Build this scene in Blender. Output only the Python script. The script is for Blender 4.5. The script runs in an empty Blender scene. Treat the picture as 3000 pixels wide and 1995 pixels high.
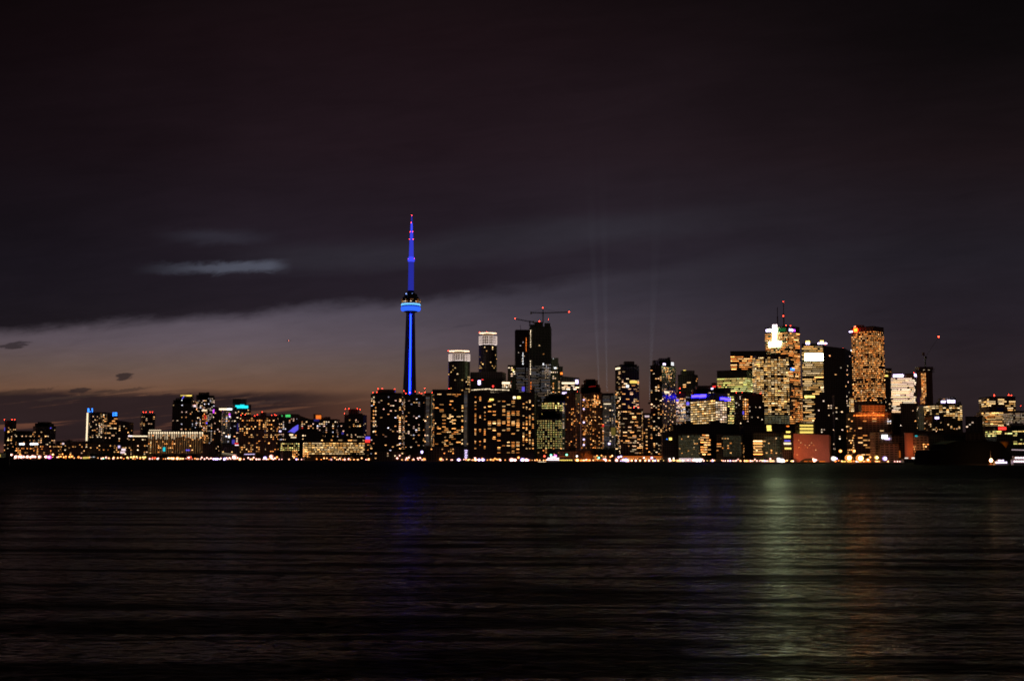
import bpy, math, random
from mathutils import Vector, Matrix
R = math.radians
rnd = random.Random(7)
scn = bpy.context.scene
C = scn.collection

# ------------------------------------------------------------------ camera
F = 3540.0                       # focal length in pixels of the 3000 px wide photograph
HY = 1346.0                      # row of the horizon at the middle of the frame
CAMZ = 4.0
pitch = math.atan((HY - 997.5) / F)
cam_d = bpy.data.cameras.new('camera')
cam = bpy.data.objects.new('camera', cam_d); C.objects.link(cam)
ROT = Matrix.Rotation(-0.0031, 3, 'Y') @ Matrix.Rotation(math.pi / 2 + pitch, 3, 'X')
cam.matrix_world = Matrix.Translation((0, 0, CAMZ)) @ ROT.to_4x4()
cam_d.sensor_width = 36.0
cam_d.lens = F / 3000 * 36
cam_d.clip_start = 0.5; cam_d.clip_end = 60000
cam_d.dof.use_dof = True
cam_d.dof.focus_distance = 14.0
cam_d.dof.aperture_fstop = 3.9
scn.camera = cam
scn.render.resolution_x = 1024; scn.render.resolution_y = 680
scn.view_settings.view_transform = 'Standard'
scn.view_settings.look = 'None'
scn.view_settings.exposure = 0.0
scn.view_settings.gamma = 1.0
scn.render.engine = 'CYCLES'
scn.cycles.use_denoising = True
scn.cycles.denoising_prefilter = 'ACCURATE'
scn.cycles.sample_clamp_indirect = 2.0
scn.cycles.sample_clamp_direct = 20.0
scn.cycles.max_bounces = 5
scn.cycles.volume_bounces = 0
scn.cycles.use_light_tree = True
scn.cycles.volume_max_steps = 64

def lin(c):
    return tuple((v / 255 / 12.92) if v <= 10 else ((v / 255 + .055) / 1.055) ** 2.4 for v in c) + (1.0,)

# ------------------------------------------------------------------ world: dusk sky with a dark cloud deck
W = bpy.data.worlds.new('World'); scn.world = W; W.use_nodes = True
nt = W.node_tree; nt.nodes.clear()
def N(t, **k):
    n = nt.nodes.new(t)
    for a, b in k.items(): setattr(n, a, b)
    return n
def setin(n, i, v):
    if hasattr(v, 'is_output') or hasattr(v, 'links'): nt.links.new(v, n.inputs[i])
    else: n.inputs[i].default_value = v
def M(op, a, b=0.0, c=0.0):
    n = N('ShaderNodeMath', operation=op)
    setin(n, 0, a); setin(n, 1, b); setin(n, 2, c)
    return n.outputs[0]
def ss(x, a, b):                 # smooth step from a to b
    n = N('ShaderNodeMapRange', interpolation_type='SMOOTHSTEP')
    setin(n, 0, x); n.inputs[1].default_value = min(a, b); n.inputs[2].default_value = max(a, b)
    n.inputs[3].default_value = 0.0 if a < b else 1.0; n.inputs[4].default_value = 1.0 if a < b else 0.0
    return n.outputs[0]
def curve(x, pts):               # piecewise linear function of x
    x0, x1 = pts[0][0], pts[-1][0]
    lo = min(p[1] for p in pts); hi = max(p[1] for p in pts)
    m = N('ShaderNodeMapRange'); setin(m, 0, x); m.inputs[1].default_value = x0; m.inputs[2].default_value = x1
    r = N('ShaderNodeValToRGB'); nt.links.new(m.outputs[0], r.inputs[0])
    e = r.color_ramp.elements
    while len(e) < len(pts): e.new(0.5)
    for k, (a, b) in enumerate(pts):
        e[k].position = (a - x0) / (x1 - x0)
    for k, (a, b) in enumerate(pts):
        v = (b - lo) / (hi - lo); e[k].color = (v, v, v, 1)
    return M('MULTIPLY_ADD', r.outputs[0], hi - lo, lo)
def ramp(x, pts):
    x0, x1 = pts[0][0], pts[-1][0]
    m = N('ShaderNodeMapRange'); setin(m, 0, x); m.inputs[1].default_value = x0; m.inputs[2].default_value = x1
    r = N('ShaderNodeValToRGB'); nt.links.new(m.outputs[0], r.inputs[0])
    e = r.color_ramp.elements
    while len(e) < len(pts): e.new(0.5)
    for k, (a, c) in enumerate(pts): e[k].position = (a - x0) / (x1 - x0)
    for k, (a, c) in enumerate(pts): e[k].color = lin(c)
    return r.outputs[0]
def mixc(f, a, b):
    n = N('ShaderNodeMix', data_type='RGBA'); setin(n, 0, f); setin(n, 6, a); setin(n, 7, b)
    return n.outputs[2]
tc = N('ShaderNodeTexCoord'); sp = N('ShaderNodeSeparateXYZ'); nt.links.new(tc.outputs['Generated'], sp.inputs[0])
yy = M('MAXIMUM', M('ABSOLUTE', sp.outputs[1]), 0.05)
S = M('MULTIPLY', M('DIVIDE', sp.outputs[0], yy), 3540.0)        # bearing, in units of 1/3540
T = M('MULTIPLY', M('DIVIDE', M('ABSOLUTE', sp.outputs[2]), yy), 3540.0)   # height over the horizon
def noise(sx, sy, det=5.0, rough=0.55, off=0.0, dist=0.0):
    cb = N('ShaderNodeCombineXYZ'); setin(cb, 0, M('MULTIPLY', S, sx)); setin(cb, 1, M('MULTIPLY', M('MULTIPLY_ADD', S, -0.10, T), sy)); cb.inputs[2].default_value = off
    n = N('ShaderNodeTexNoise'); nt.links.new(cb.outputs[0], n.inputs['Vector']); n.inputs['Scale'].default_value = 1.0
    n.inputs['Detail'].default_value = det; n.inputs['Roughness'].default_value = rough; n.inputs['Distortion'].default_value = dist
    return M('SUBTRACT', n.outputs[0], 0.5)
left = ramp(T, [(0, (84, 51, 44)), (60, (90, 55, 45)), (150, (107, 70, 52)), (205, (109, 79, 62)), (270, (103, 84, 77)), (340, (95, 83, 90)), (420, (85, 77, 88)), (480, (73, 68, 80)), (900, (40, 34, 40)), (1400, (22, 16, 18))])
right = ramp(T, [(0, (43, 33, 34)), (280, (42, 34, 39)), (420, (37, 31, 38)), (600, (34, 30, 37)), (900, (27, 19, 22)), (1250, (12, 9, 10)), (1500, (8, 6, 7)), (3000, (5, 4, 5))])
west = curve(S, [(-1500, 1), (-700, 1), (230, .48), (580, .23), (1200, .02), (1600, 0)])
clear = mixc(west, right, left)
n1 = noise(.0022, .008, 6, .6, 0, .3); n2 = noise(.006, .02, 6, .6, 3.7, .4); n3 = noise(.0012, .003, 5, .55, 9.1)
# the deck
edge = curve(S, [(-1700, 345), (-1500, 362), (-900, 412), (-500, 445), (-250, 470), (100, 505), (700, 610), (1500, 700)])
d = M('ADD', M('ADD', M('SUBTRACT', T, edge), M('MULTIPLY', n1, 80.0)), M('ADD', M('MULTIPLY', n2, 30.0), M('MULTIPLY', noise(.009, .03, 6, .68, 44.0, .6), 26.0)))
deckm = M('MULTIPLY', ss(d, -22.0, 30.0), M('MULTIPLY_ADD', ss(S, 900.0, -300.0), 0.55, 0.4))
deckc = ramp(T, [(300, (33, 26, 32)), (576, (35, 28, 37)), (926, (33, 22, 28)), (1276, (27, 16, 20)), (1500, (20, 13, 15)), (3000, (9, 7, 8))])
dv = N('ShaderNodeVectorMath', operation='SCALE'); nt.links.new(deckc, dv.inputs[0]); nt.links.new(curve(S, [(-1600, .42), (-1300, .52), (-800, .85), (-300, 1), (500, 1), (1000, .9), (1600, .7)]), dv.inputs['Scale'])  # lens vignette painted into the deck: darker towards both sides
deckc = mixc(M('MULTIPLY', ss(S, 500.0, 1500.0), 0.85), dv.outputs[0], right)
sky = mixc(deckm, clear, deckc)
# paler band through the deck
band = curve(S, [(-1500, 560), (-1100, 572), (-300, 600), (100, 660), (700, 720), (1500, 760)])
bd = M('ABSOLUTE', M('ADD', M('SUBTRACT', T, band), M('MULTIPLY', n1, 80.0)))
bm_ = M('MULTIPLY', M('MULTIPLY', ss(bd, 75.0, 8.0), ss(S, -1000.0, -500.0)), M('ADD', 0.65, M('MULTIPLY', n3, 1.2)))
sky = mixc(M('MULTIPLY', M('MULTIPLY', bm_, ss(S, 1100.0, 100.0)), 0.7), sky, lin((49, 47, 55)))
# bright slit in the deck
e1 = M('SUBTRACT', M('SUBTRACT', T, 562.0), M('MULTIPLY', M('ADD', S, 880.0), 0.028))
e1 = M('ABSOLUTE', M('ADD', e1, M('ADD', M('MULTIPLY', n2, 30.0), M('MULTIPLY', noise(.012, .03, 5, .65, 31.0, .6), 34.0))))
sl = M('MULTIPLY', M('MULTIPLY', ss(e1, 25.0, 3.0), ss(S, -1150.0, -820.0)), ss(S, -645.0, -730.0))
sky = mixc(M('MULTIPLY', sl, 1.0), sky, lin((76, 78, 91)))
e2 = M('ABSOLUTE', M('ADD', M('SUBTRACT', T, 655.0), M('MULTIPLY', n2, 60.0)))
s2 = M('MULTIPLY', M('MULTIPLY', ss(e2, 34.0, 2.0), ss(S, -1100.0, -900.0)), ss(S, -650.0, -850.0))
sky = mixc(M('MULTIPLY', s2, 0.4), sky, lin((56, 55, 66)))
# low bars of cloud above the western horizon
lowd = M('ADD', T, M('MULTIPLY', n2, 30.0))
lm = M('MULTIPLY', M('MULTIPLY', ss(lowd, 10.0, 60.0), ss(lowd, 205.0, 178.0)), ss(M('ADD', S, M('MULTIPLY', T, -0.6)), -330.0, -850.0))
streak = noise(.0018, .035, 6, .65, 21.0, .5)
lm = M('MULTIPLY', lm, ss(M('ADD', streak, 0.10), -0.05, 0.07))
sky = mixc(M('MULTIPLY', lm, 0.97), sky, lin((41, 30, 32)))
n4 = noise(.02, .07, 5, .65, 5.5, .8)
def puff(cx, cy, rx, ry, amt, col=(38, 31, 34)):
    global sky
    a = M('DIVIDE', M('SUBTRACT', S, cx), rx)
    b = M('DIVIDE', M('SUBTRACT', M('SUBTRACT', T, cy), M('MULTIPLY', M('SUBTRACT', S, cx), 0.12)), ry)
    r2 = M('ADD', M('ADD', M('MULTIPLY', a, a), M('MULTIPLY', b, b)), M('ADD', M('MULTIPLY', n2, 4.0), M('MULTIPLY', n4, 5.0)))
    sky = mixc(M('MULTIPLY', ss(r2, 1.3, 0.2), amt), sky, lin(col))
puff(-1140, 239, 28, 9, .8); puff(-1465, 330, 50, 9, .7); puff(-1270, 197, 26, 8, .75); puff(-140, 392, 26, 3, .25, (50, 47, 56))
puff(-1440, 193, 90, 7, .6, (60, 44, 38)); puff(-1230, 186, 170, 6, .6, (58, 44, 40)); puff(-770, 160, 90, 6, .5, (60, 46, 44))
# overall unevenness
mv = M('ADD', 1.0, M('ADD', M('MULTIPLY', n3, 0.6), M('ADD', M('MULTIPLY', n1, 0.28), M('MULTIPLY', noise(.0035, .022, 6, .66, 14.0, .7), 0.36))))
vm = N('ShaderNodeVectorMath', operation='SCALE'); nt.links.new(sky, vm.inputs[0]); nt.links.new(mv, vm.inputs['Scale'])
bg = N('ShaderNodeBackground'); nt.links.new(vm.outputs[0], bg.inputs[0]); bg.inputs[1].default_value = 1.0
wo = N('ShaderNodeOutputWorld'); nt.links.new(bg.outputs[0], wo.inputs[0])
W.cycles.sampling_method = 'MANUAL'; W.cycles.sample_map_resolution = 512

# ------------------------------------------------------------------ pixel <-> world
def ray(px, py):
    return ROT @ Vector(((px - 1500) / F, -(py - 997.5) / F, -1.0))
def P(px, py, D):
    r = ray(px, py); k = D / r.y
    return Vector((r.x * k, D, CAMZ + r.z * k))
ROTI = ROT.transposed()
def proj(v):
    c = ROTI @ (Vector(v) - Vector((0, 0, CAMZ)))
    return 1500 + F * c.x / -c.z, 997.5 - F * c.y / -c.z
SH = [(-400, 3600), (0, 3300), (600, 2900), (1050, 2450), (1300, 2250), (1700, 2050), (2100, 1900), (2450, 1700), (2700, 1500), (3000, 1300), (3400, 1150)]
def shore(px):
    for (a, b), (c, d_) in zip(SH, SH[1:]):
        if px <= c: return b + (d_ - b) * (px - a) / (c - a)
    return SH[-1][1]
GZ = 1.6

# ------------------------------------------------------------------ materials
MATS = {}
def base_mat(name, col, rough=0.7, metal=0.0):
    if name in MATS: return MATS[name]
    m = bpy.data.materials.new(name); m.use_nodes = True
    b = m.node_tree.nodes['Principled BSDF']
    t = m.node_tree
    nz = t.nodes.new('ShaderNodeTexNoise'); nz.inputs['Scale'].default_value = 0.15; nz.inputs['Detail'].default_value = 6
    cd = t.nodes.new('ShaderNodeTexCoord'); t.links.new(cd.outputs['Object'], nz.inputs['Vector'])
    mx = t.nodes.new('ShaderNodeMix'); mx.data_type = 'RGBA'
    mx.inputs[6].default_value = (*[c * .75 for c in col], 1); mx.inputs[7].default_value = (*[min(1, c * 1.2) for c in col], 1)
    t.links.new(nz.outputs[0], mx.inputs[0]); t.links.new(mx.outputs[2], b.inputs['Base Color'])
    b.inputs['Roughness'].default_value = rough; b.inputs['Metallic'].default_value = metal
    MATS[name] = m; return m
def facade(name, frame, glass, bay, floor, mortar, rough=0.8):
    """curtain wall: dark glass panes between floor slabs and mullions"""
    if name in MATS: return MATS[name]
    m = bpy.data.materials.new(name); m.use_nodes = True; t = m.node_tree
    b = t.nodes['Principled BSDF']
    uv = t.nodes.new('ShaderNodeUVMap'); uv.uv_map = 'UVMap'
    br = t.nodes.new('ShaderNodeTexBrick'); br.offset = 0.0; br.squash = 1.0
    t.links.new(uv.outputs[0], br.inputs['Vector'])
    br.inputs['Scale'].default_value = 1.0; br.inputs['Brick Width'].default_value = bay; br.inputs['Row Height'].default_value = floor
    br.inputs['Mortar Size'].default_value = mortar; br.inputs['Mortar Smooth'].default_value = 0.1
    br.inputs['Color1'].default_value = (*glass, 1); br.inputs['Color2'].default_value = (*[g * 1.8 for g in glass], 1); br.inputs['Mortar'].default_value = (*frame, 1)
    nz = t.nodes.new('ShaderNodeTexNoise'); nz.inputs['Scale'].default_value = 0.03; nz.inputs['Detail'].default_value = 5
    t.links.new(uv.outputs[0], nz.inputs['Vector'])
    mr = t.nodes.new('ShaderNodeMapRange'); t.links.new(nz.outputs[0], mr.inputs[0]); mr.inputs[3].default_value = .6; mr.inputs[4].default_value = 1.35
    mu = t.nodes.new('ShaderNodeVectorMath'); mu.operation = 'SCALE'; t.links.new(br.outputs['Color'], mu.inputs[0]); t.links.new(mr.outputs[0], mu.inputs['Scale'])
    t.links.new(mu.outputs[0], b.inputs['Base Color'])
    r = t.nodes.new('ShaderNodeMapRange'); t.links.new(br.outputs['Fac'], r.inputs[0]); r.inputs[3].default_value = 0.22; r.inputs[4].default_value = rough
    t.links.new(r.outputs[0], b.inputs['Roughness'])
    bp = t.nodes.new('ShaderNodeBump'); bp.inputs['Strength'].default_value = 0.6; bp.inputs['Distance'].default_value = 0.3
    t.links.new(br.outputs['Fac'], bp.inputs['Height']); t.links.new(bp.outputs[0], b.inputs['Normal'])
    MATS[name] = m; return m
WALL = {
    'black': facade('black_glass_facade', (.085, .075, .07), (.016, .015, .016), 3.0, 3.6, .35),
    'dark': facade('dark_residential_facade', (.24, .21, .19), (.025, .022, .024), 5.0, 3.1, .5),
    'brown': facade('brown_concrete_facade', (.42, .29, .22), (.035, .025, .02), 6.0, 3.1, .9),
    'grey': facade('grey_concrete_facade', (.34, .32, .30), (.03, .03, .035), 5.0, 3.4, .9),
    'pale': facade('pale_concrete_facade', (.55, .50, .45), (.10, .09, .08), 4.0, 3.1, 1.1),
    'glass': facade('blue_glass_facade', (.30, .32, .38), (.03, .035, .05), 3.0, 3.3, .45),
    'green': facade('green_glass_facade', (.22, .23, .16), (.02, .025, .018), 2.6, 3.8, .45),
    'brick': facade('red_brick_facade', (.60, .29, .23), (.50, .24, .19), 2.4, 2.8, .9),
}
ROOF = base_mat('dark_roof_membrane', (.04, .038, .038), .9)
STEEL = base_mat('dark_painted_steel', (.05, .045, .045), .5, .4)
CONC = base_mat('weathered_concrete', (.30, .28, .26), .85)
def emis(name, col, s, nee=False):
    if name in MATS: return MATS[name]
    m = bpy.data.materials.new(name); m.use_nodes = True; t = m.node_tree; t.nodes.clear()
    e = t.nodes.new('ShaderNodeEmission'); o = t.nodes.new('ShaderNodeOutputMaterial'); t.links.new(e.outputs[0], o.inputs[0])
    e.inputs[0].default_value = (*col, 1); e.inputs[1].default_value = s
    m.cycles.emission_sampling = 'FRONT' if (nee or s >= 7) else 'NONE'
    MATS[name] = m; return m
PAL = {
    'warm': [(1, .50, .17), (1, .62, .28), (1, .40, .11), (1, .72, .42), (1, .55, .30)],
    'amber': [(1, .40, .10), (1, .48, .15), (1, .33, .07), (1, .58, .24)],
    'orange': [(1, .36, .08), (1, .43, .12), (1, .30, .06), (1, .50, .18)],
    'yellow': [(1, .57, .18), (1, .64, .27), (1, .48, .13), (1, .68, .34)],
    'lime': [(.85, .78, .20), (1, .74, .24), (.75, .75, .28), (1, .66, .20)],
    'cream': [(1, .70, .40), (1, .62, .33), (1, .78, .54), (1, .68, .50)],
    'mixed': [(1, .50, .17), (1, .62, .28), (1, .40, .14), (1, .74, .48), (.85, .82, 1), (1, .55, .36), (1, .62, .50)],
    'pale': [(1, .80, .62), (.9, .85, .95), (1, .70, .50)],
    'glow': [(.75, .62, .30), (.6, .58, .36)],
}
STR = [.4, .8, 1.35, 2.1, 3.4]
def winmat(pal, k, s):
    c = PAL[pal][k]
    return emis('lit_%s_glass_%d_%d' % (pal, k, int(s * 100)), c, s)  # the dimmest of these also paint light on bare concrete

# ------------------------------------------------------------------ mesh helpers
def mesh(name, verts, faces, mat, smooth=False, uvs=None, mats=None, fm=None):
    me = bpy.data.meshes.new(name); me.from_pydata([tuple(v) for v in verts], [], faces)
    for m in (mats or [mat]): me.materials.append(m)
    if fm: me.polygons.foreach_set('material_index', fm)
    if uvs:
        l = me.uv_layers.new(name='UVMap'); i = 0
        for f in uvs:
            for u in f: l.data[i].uv = u; i += 1
    if smooth: me.polygons.foreach_set('use_smooth', [True] * len(me.polygons))
    me.update(); return me
def obj(name, me, parent=None, loc=(0, 0, 0), rz=0.0, sc=(1, 1, 1), label=None, cat=None, group=None, kind=None):
    o = bpy.data.objects.new(name, me); C.objects.link(o)
    o.location = loc; o.rotation_euler = (0, 0, rz); o.scale = sc
    if parent: o.parent = parent
    if label: o['label'] = label
    if cat: o['category'] = cat
    if group: o['group'] = group
    if kind: o['kind'] = kind
    return o
def thing(name, label, cat, loc, group=None):
    return obj(name, None, None, loc, label=label, cat=cat, group=group)
BOXV = [(-.5, -.5, 0), (.5, -.5, 0), (.5, .5, 0), (-.5, .5, 0), (-.5, -.5, 1), (.5, -.5, 1), (.5, .5, 1), (-.5, .5, 1)]
BOXF = [(0, 1, 5, 4), (1, 2, 6, 5), (2, 3, 7, 6), (3, 0, 4, 7), (4, 5, 6, 7), (3, 2, 1, 0)]
UB = {}
def ubox(mat):
    if mat.name not in UB: UB[mat.name] = mesh('box_' + mat.name, BOXV, BOXF, mat)
    return UB[mat.name]
US = {}
def uball(mat):
    if mat.name not in US:
        v, f = [], []
        nr, ns = 6, 10
        for i in range(nr + 1):
            a = math.pi * i / nr
            for j in range(ns):
                b = 2 * math.pi * j / ns
                v.append((math.sin(a) * math.cos(b), math.sin(a) * math.sin(b), math.cos(a)))
        for i in range(nr):
            for j in range(ns):
                f.append((i * ns + j, (i + 1) * ns + j, (i + 1) * ns + (j + 1) % ns, i * ns + (j + 1) % ns))
        US[mat.name] = mesh('ball_' + mat.name, v, f, mat, True)
    return US[mat.name]
def prism(pts, z0, z1, mat, roofmat=ROOF, z1s=None):
    """walls over a footprint (counter-clockwise), with metre UVs; z1s gives each corner its own height"""
    n = len(pts); zs = z1s or [z1] * n
    v = [(p[0], p[1], z0) for p in pts] + [(p[0], p[1], z) for p, z in zip(pts, zs)]
    f, u, s = [], [], 0.0
    for i in range(n):
        j = (i + 1) % n; L = (Vector(pts[j][:2]) - Vector(pts[i][:2])).length
        f.append((i, j, n + j, n + i)); u.append([(s, z0), (s + L, z0), (s + L, zs[j]), (s, zs[i])]); s += L
    f.append(tuple(range(n, 2 * n))); u.append([(0, 0)] * n)
    return mesh('prism', v, f, None, uvs=u, mats=[mat, roofmat], fm=[0] * n + [1])
def lathe(prof, mat, n=24, smooth=True):
    v, f = [], []
    for r, z in prof:
        for j in range(n):
            a = 2 * math.pi * j / n; v.append((r * math.cos(a), r * math.sin(a), z))
    for i in range(len(prof) - 1):
        for j in range(n):
            f.append((i * n + j, i * n + (j + 1) % n, (i + 1) * n + (j + 1) % n, (i + 1) * n + j))
    f.append(tuple(range(n))[::-1]); f.append(tuple((len(prof) - 1) * n + j for j in range(n)))
    me = mesh('lathe', v, f, mat, smooth)
    return me
def bars(segs, mat, w=0.35):
    """one lattice from straight square bars"""
    v, f = [], []
    for a, b, *ww in segs:
        a, b = Vector(a), Vector(b); r = (ww[0] if ww else w) / 2
        d_ = (b - a).normalized(); up = Vector((0, 0, 1)) if abs(d_.z) < .9 else Vector((1, 0, 0))
        s = d_.cross(up).normalized() * r; t_ = d_.cross(s).normalized() * r
        k = len(v)
        for p in (a, b): v += [p - s - t_, p + s - t_, p + s + t_, p - s + t_]
        f += [(k, k + 1, k + 5, k + 4), (k + 1, k + 2, k + 6, k + 5), (k + 2, k + 3, k + 7, k + 6), (k + 3, k, k + 4, k + 7), (k + 3, k + 2, k + 1, k), (k + 4, k + 5, k + 6, k + 7)]
    return mesh('bars', v, f, mat)

# ------------------------------------------------------------------ ground and water
def struct(name, me, kind='structure'): return obj(name, me, kind=kind)
gpts = []
for a in range(-400, 3401, 100):
    d_ = shore(a) + 14 * math.sin(a * .021) + 8 * math.sin(a * .053)
    p = P(a, 1346, d_); gpts.append((p.x, d_))
gpts = [(gpts[0][0] - 3000, gpts[0][1] + 1500)] + gpts + [(gpts[-1][0] + 600, 1500), (9000, 2500), (30000, 30000), (-30000, 30000)]
GMAT = base_mat('dark_city_ground', (.05, .045, .04), .95)
n_ = len(gpts)
gv = [(x, y, GZ) for x, y in gpts] + [(x, y, -3.0) for x, y in gpts]
struct('ground', mesh('ground', gv, [tuple(range(n_))] + [(i, i + n_, (i + 1) % n_ + n_, (i + 1) % n_) for i in range(n_)], GMAT))

wm = bpy.data.materials.new('lake_water'); wm.use_nodes = True; t = wm.node_tree
t.nodes.clear()
b = t.nodes.new('ShaderNodeBsdfAnisotropic'); b.inputs['Anisotropy'].default_value = 0.0; b.inputs['Color'].default_value = (.86, .89, .97, 1); tg = t.nodes.new('ShaderNodeCombineXYZ'); tg.inputs[1].default_value = 1.0; t.links.new(tg.outputs[0], b.inputs['Tangent'])
deep = t.nodes.new('ShaderNodeBsdfDiffuse'); deep.inputs[0].default_value = (.012, .012, .014, 1)
fr = t.nodes.new('ShaderNodeFresnel'); fr.inputs['IOR'].default_value = 1.33; mixw = t.nodes.new('ShaderNodeMixShader'); ow = t.nodes.new('ShaderNodeOutputMaterial')
t.links.new(deep.outputs[0], mixw.inputs[1]); t.links.new(b.outputs[0], mixw.inputs[2]); t.links.new(mixw.outputs[0], ow.inputs[0])
geo = t.nodes.new('ShaderNodeNewGeometry')
def tn(scale, loc, det, rough, rz=0.0, dist=0.0):
    mp = t.nodes.new('ShaderNodeMapping'); t.links.new(geo.outputs['Position'], mp.inputs['Vector'])
    mp.inputs['Scale'].default_value = scale; mp.inputs['Location'].default_value = loc; mp.inputs['Rotation'].default_value = (0, 0, rz)
    nz = t.nodes.new('ShaderNodeTexNoise'); t.links.new(mp.outputs[0], nz.inputs['Vector'])
    nz.inputs['Scale'].default_value = 1; nz.inputs['Detail'].default_value = det; nz.inputs['Roughness'].default_value = rough; nz.inputs['Distortion'].default_value = dist
    return nz.outputs[0]
def tm(op, a, b_=0.0, c_=0.0):
    n = t.nodes.new('ShaderNodeMath'); n.operation = op
    for i, x in enumerate((a, b_, c_)):
        if hasattr(x, 'links'): t.links.new(x, n.inputs[i])
        else: n.inputs[i].default_value = x
    return n.outputs[0]
swell = tn((.05, .36, 1), (3, 0, 0), 2, .5, .03, .6)
swell2 = tn((.22, .9, 1), (0, 7, 0), 3, .55, -.06, .5)
chop = tn((.5, 3.6, 1), (0, 0, 5), 5, .62, .1, .3)
h = tm('ADD', tm('MULTIPLY', swell, 1.7), tm('ADD', tm('MULTIPLY', swell2, .85), tm('MULTIPLY', chop, .7)))
wy = t.nodes.new('ShaderNodeSeparateXYZ'); t.links.new(geo.outputs['Position'], wy.inputs[0])
wob = tm('MULTIPLY_ADD', tn((.012, .05, 1), (0, 0, 9), 3, .5), 9.0, wy.outputs[1])
rr_ = t.nodes.new('ShaderNodeValToRGB'); mr_ = t.nodes.new('ShaderNodeMapRange'); t.links.new(wob, mr_.inputs[0]); mr_.inputs[1].default_value = 0; mr_.inputs[2].default_value = 400
t.links.new(mr_.outputs[0], rr_.inputs[0]); e_ = rr_.color_ramp.elements
while len(e_) < 7: e_.new(.5)
for k_, (p_, v_) in enumerate([(0, .14), (.24, .145), (.32, .165), (.345, .11), (.365, .12), (.45, .22), (1, .34)]): e_[k_].position = p_; e_[k_].color = (v_, v_, v_, 1)
t.links.new(rr_.outputs[0], b.inputs['Roughness'])
bp = t.nodes.new('ShaderNodeBump'); bp.inputs['Strength'].default_value = 1.0; bp.inputs['Distance'].default_value = 1.0
t.links.new(h, bp.inputs['Height']); t.links.new(bp.outputs[0], b.inputs['Normal']); t.links.new(bp.outputs[0], fr.inputs['Normal']); t.links.new(bp.outputs[0], deep.inputs['Normal'])
# steep wind chop hides most of the grazing mirror: only a share of the facets faces the far shore; sheltered rough water by the quays shows least
kr = t.nodes.new('ShaderNodeValToRGB'); t.links.new(mr_.outputs[0], kr.inputs[0]); e_ = kr.color_ramp.elements
while len(e_) < 8: e_.new(.5)
for k_, (p_, v_) in enumerate([(0, .72), (.14, .85), (.22, 1.0), (.31, .8), (.333, .8), (.3425, 1.5), (.352, .5), (1, .2)]): e_[k_].position = p_; e_[k_].color = (v_ / 2, v_ / 2, v_ / 2, 1)
def tramp(x, a, b_, c_, d_):
    n = t.nodes.new('ShaderNodeMapRange'); n.interpolation_type = 'SMOOTHSTEP'; t.links.new(x, n.inputs[0])
    for i, q in enumerate((a, b_, c_, d_)): n.inputs[i + 1].default_value = q
    return n.outputs[0]
crest = tramp(tn((.06, .42, 1), (2, 5, 0), 3, .55, .04, .9), .39, .61, .22, 1.75)
ripple = tramp(tn((1.9, 4.2, 1), (8, 1, 0), 6, .72, -.05, .8), .39, .61, .06, 2.3)
t.links.new(tm('MULTIPLY', tm('MULTIPLY', fr.outputs[0], kr.outputs[0]), tm('MULTIPLY', tm('MULTIPLY', crest, ripple), 2.0)), mixw.inputs[0])
wv = [(-9000, -60, 0), (9000, -60, 0), (9000, 4500, 0), (-9000, 4500, 0)]
struct('lake_water', mesh('lake_water', wv, [(0, 1, 2, 3)], wm))

# ------------------------------------------------------------------ building kit
RECS = []
def B(name, label, x0, x1, yt, L, cat='building', xc=None, shape='box', wall='dark', win=(), pent=(), bea=(), signs=(), slope=None,
      balc=0, group=None, L2=45, extra=None, ymid=None, parapet=True):
    RECS.append(dict(name=name, label=label, x0=x0, x1=x1, yt=yt, D=shore((x0 + x1) / 2) + L, cat=cat, xc=xc, shape=shape, wall=wall,
                     win=win, pent=pent, bea=bea, signs=signs, slope=slope, balc=balc, group=group, L2=L2, extra=extra, ymid=ymid, parapet=parapet))
def footprint(r):
    D = r['D']; ym = r['ymid'] or (r['yt'] + 1340) / 2
    A = P(r['x0'], ym, D); Bp = P(r['x1'], ym, D); w = Bp.x - A.x
    if r['shape'] == 'round':
        cx = (A.x + Bp.x) / 2; n = 28; dep = min(w, 60) * .45
        return [(cx + w / 2 * math.cos(2 * math.pi * k / n), D + dep + dep * math.sin(2 * math.pi * k / n)) for k in range(n)]
    if r['shape'] == 'bow':          # curved front, straight back
        n = 10; dep = min(w * .22, 22)
        fr = [(A.x + w * k / n, D + dep * (1 - math.sin(math.pi * k / n))) for k in range(n + 1)]
        return fr + [(Bp.x, D + dep + 34), (A.x, D + dep + 34)]
    if r['xc'] is None:
        return [(A.x, D), (Bp.x, D), (Bp.x, D + min(w, 38)), (A.x, D + min(w, 38))]
    c = P(r['xc'], ym, D).x; w1 = c - A.x; w2 = Bp.x - c
    big, small = max(w1, w2), min(w1, w2)
    Lx = max(min(r['L2'], big * .8), small * 1.15); th = math.asin(min(.92, small / Lx))
    if w1 >= w2: ya, ye = w1 * math.tan(th), w2 / math.tan(th)
    else: ya, ye = w1 / math.tan(th), w2 * math.tan(th)
    c0 = Vector((c, D)); pa, pe = P(r['x0'], ym, D + ya), P(r['x1'], ym, D + ye)
    a = Vector((min(pa.x - c, -1.5), ya)); e = Vector((max(pe.x - c, 1.5), ye))
    return [tuple(c0 + a), tuple(c0), tuple(c0 + e), tuple(c0 + a + e)]
def shrink(pts, k):
    cx = sum(p[0] for p in pts) / len(pts); cy = sum(p[1] for p in pts) / len(pts)
    return [(cx + (p[0] - cx) * k, cy + (p[1] - cy) * k) for p in pts]
def front_faces(pts):
    out = []
    for i in range(len(pts)):
        a = Vector(pts[i]); b_ = Vector(pts[(i + 1) % len(pts)]); d_ = b_ - a
        nrm = Vector((d_.y, -d_.x)).normalized(); mid = (a + b_) / 2
        if nrm.dot(-mid.normalized()) > 0.06: out.append((a, b_, nrm))
    return out
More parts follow.
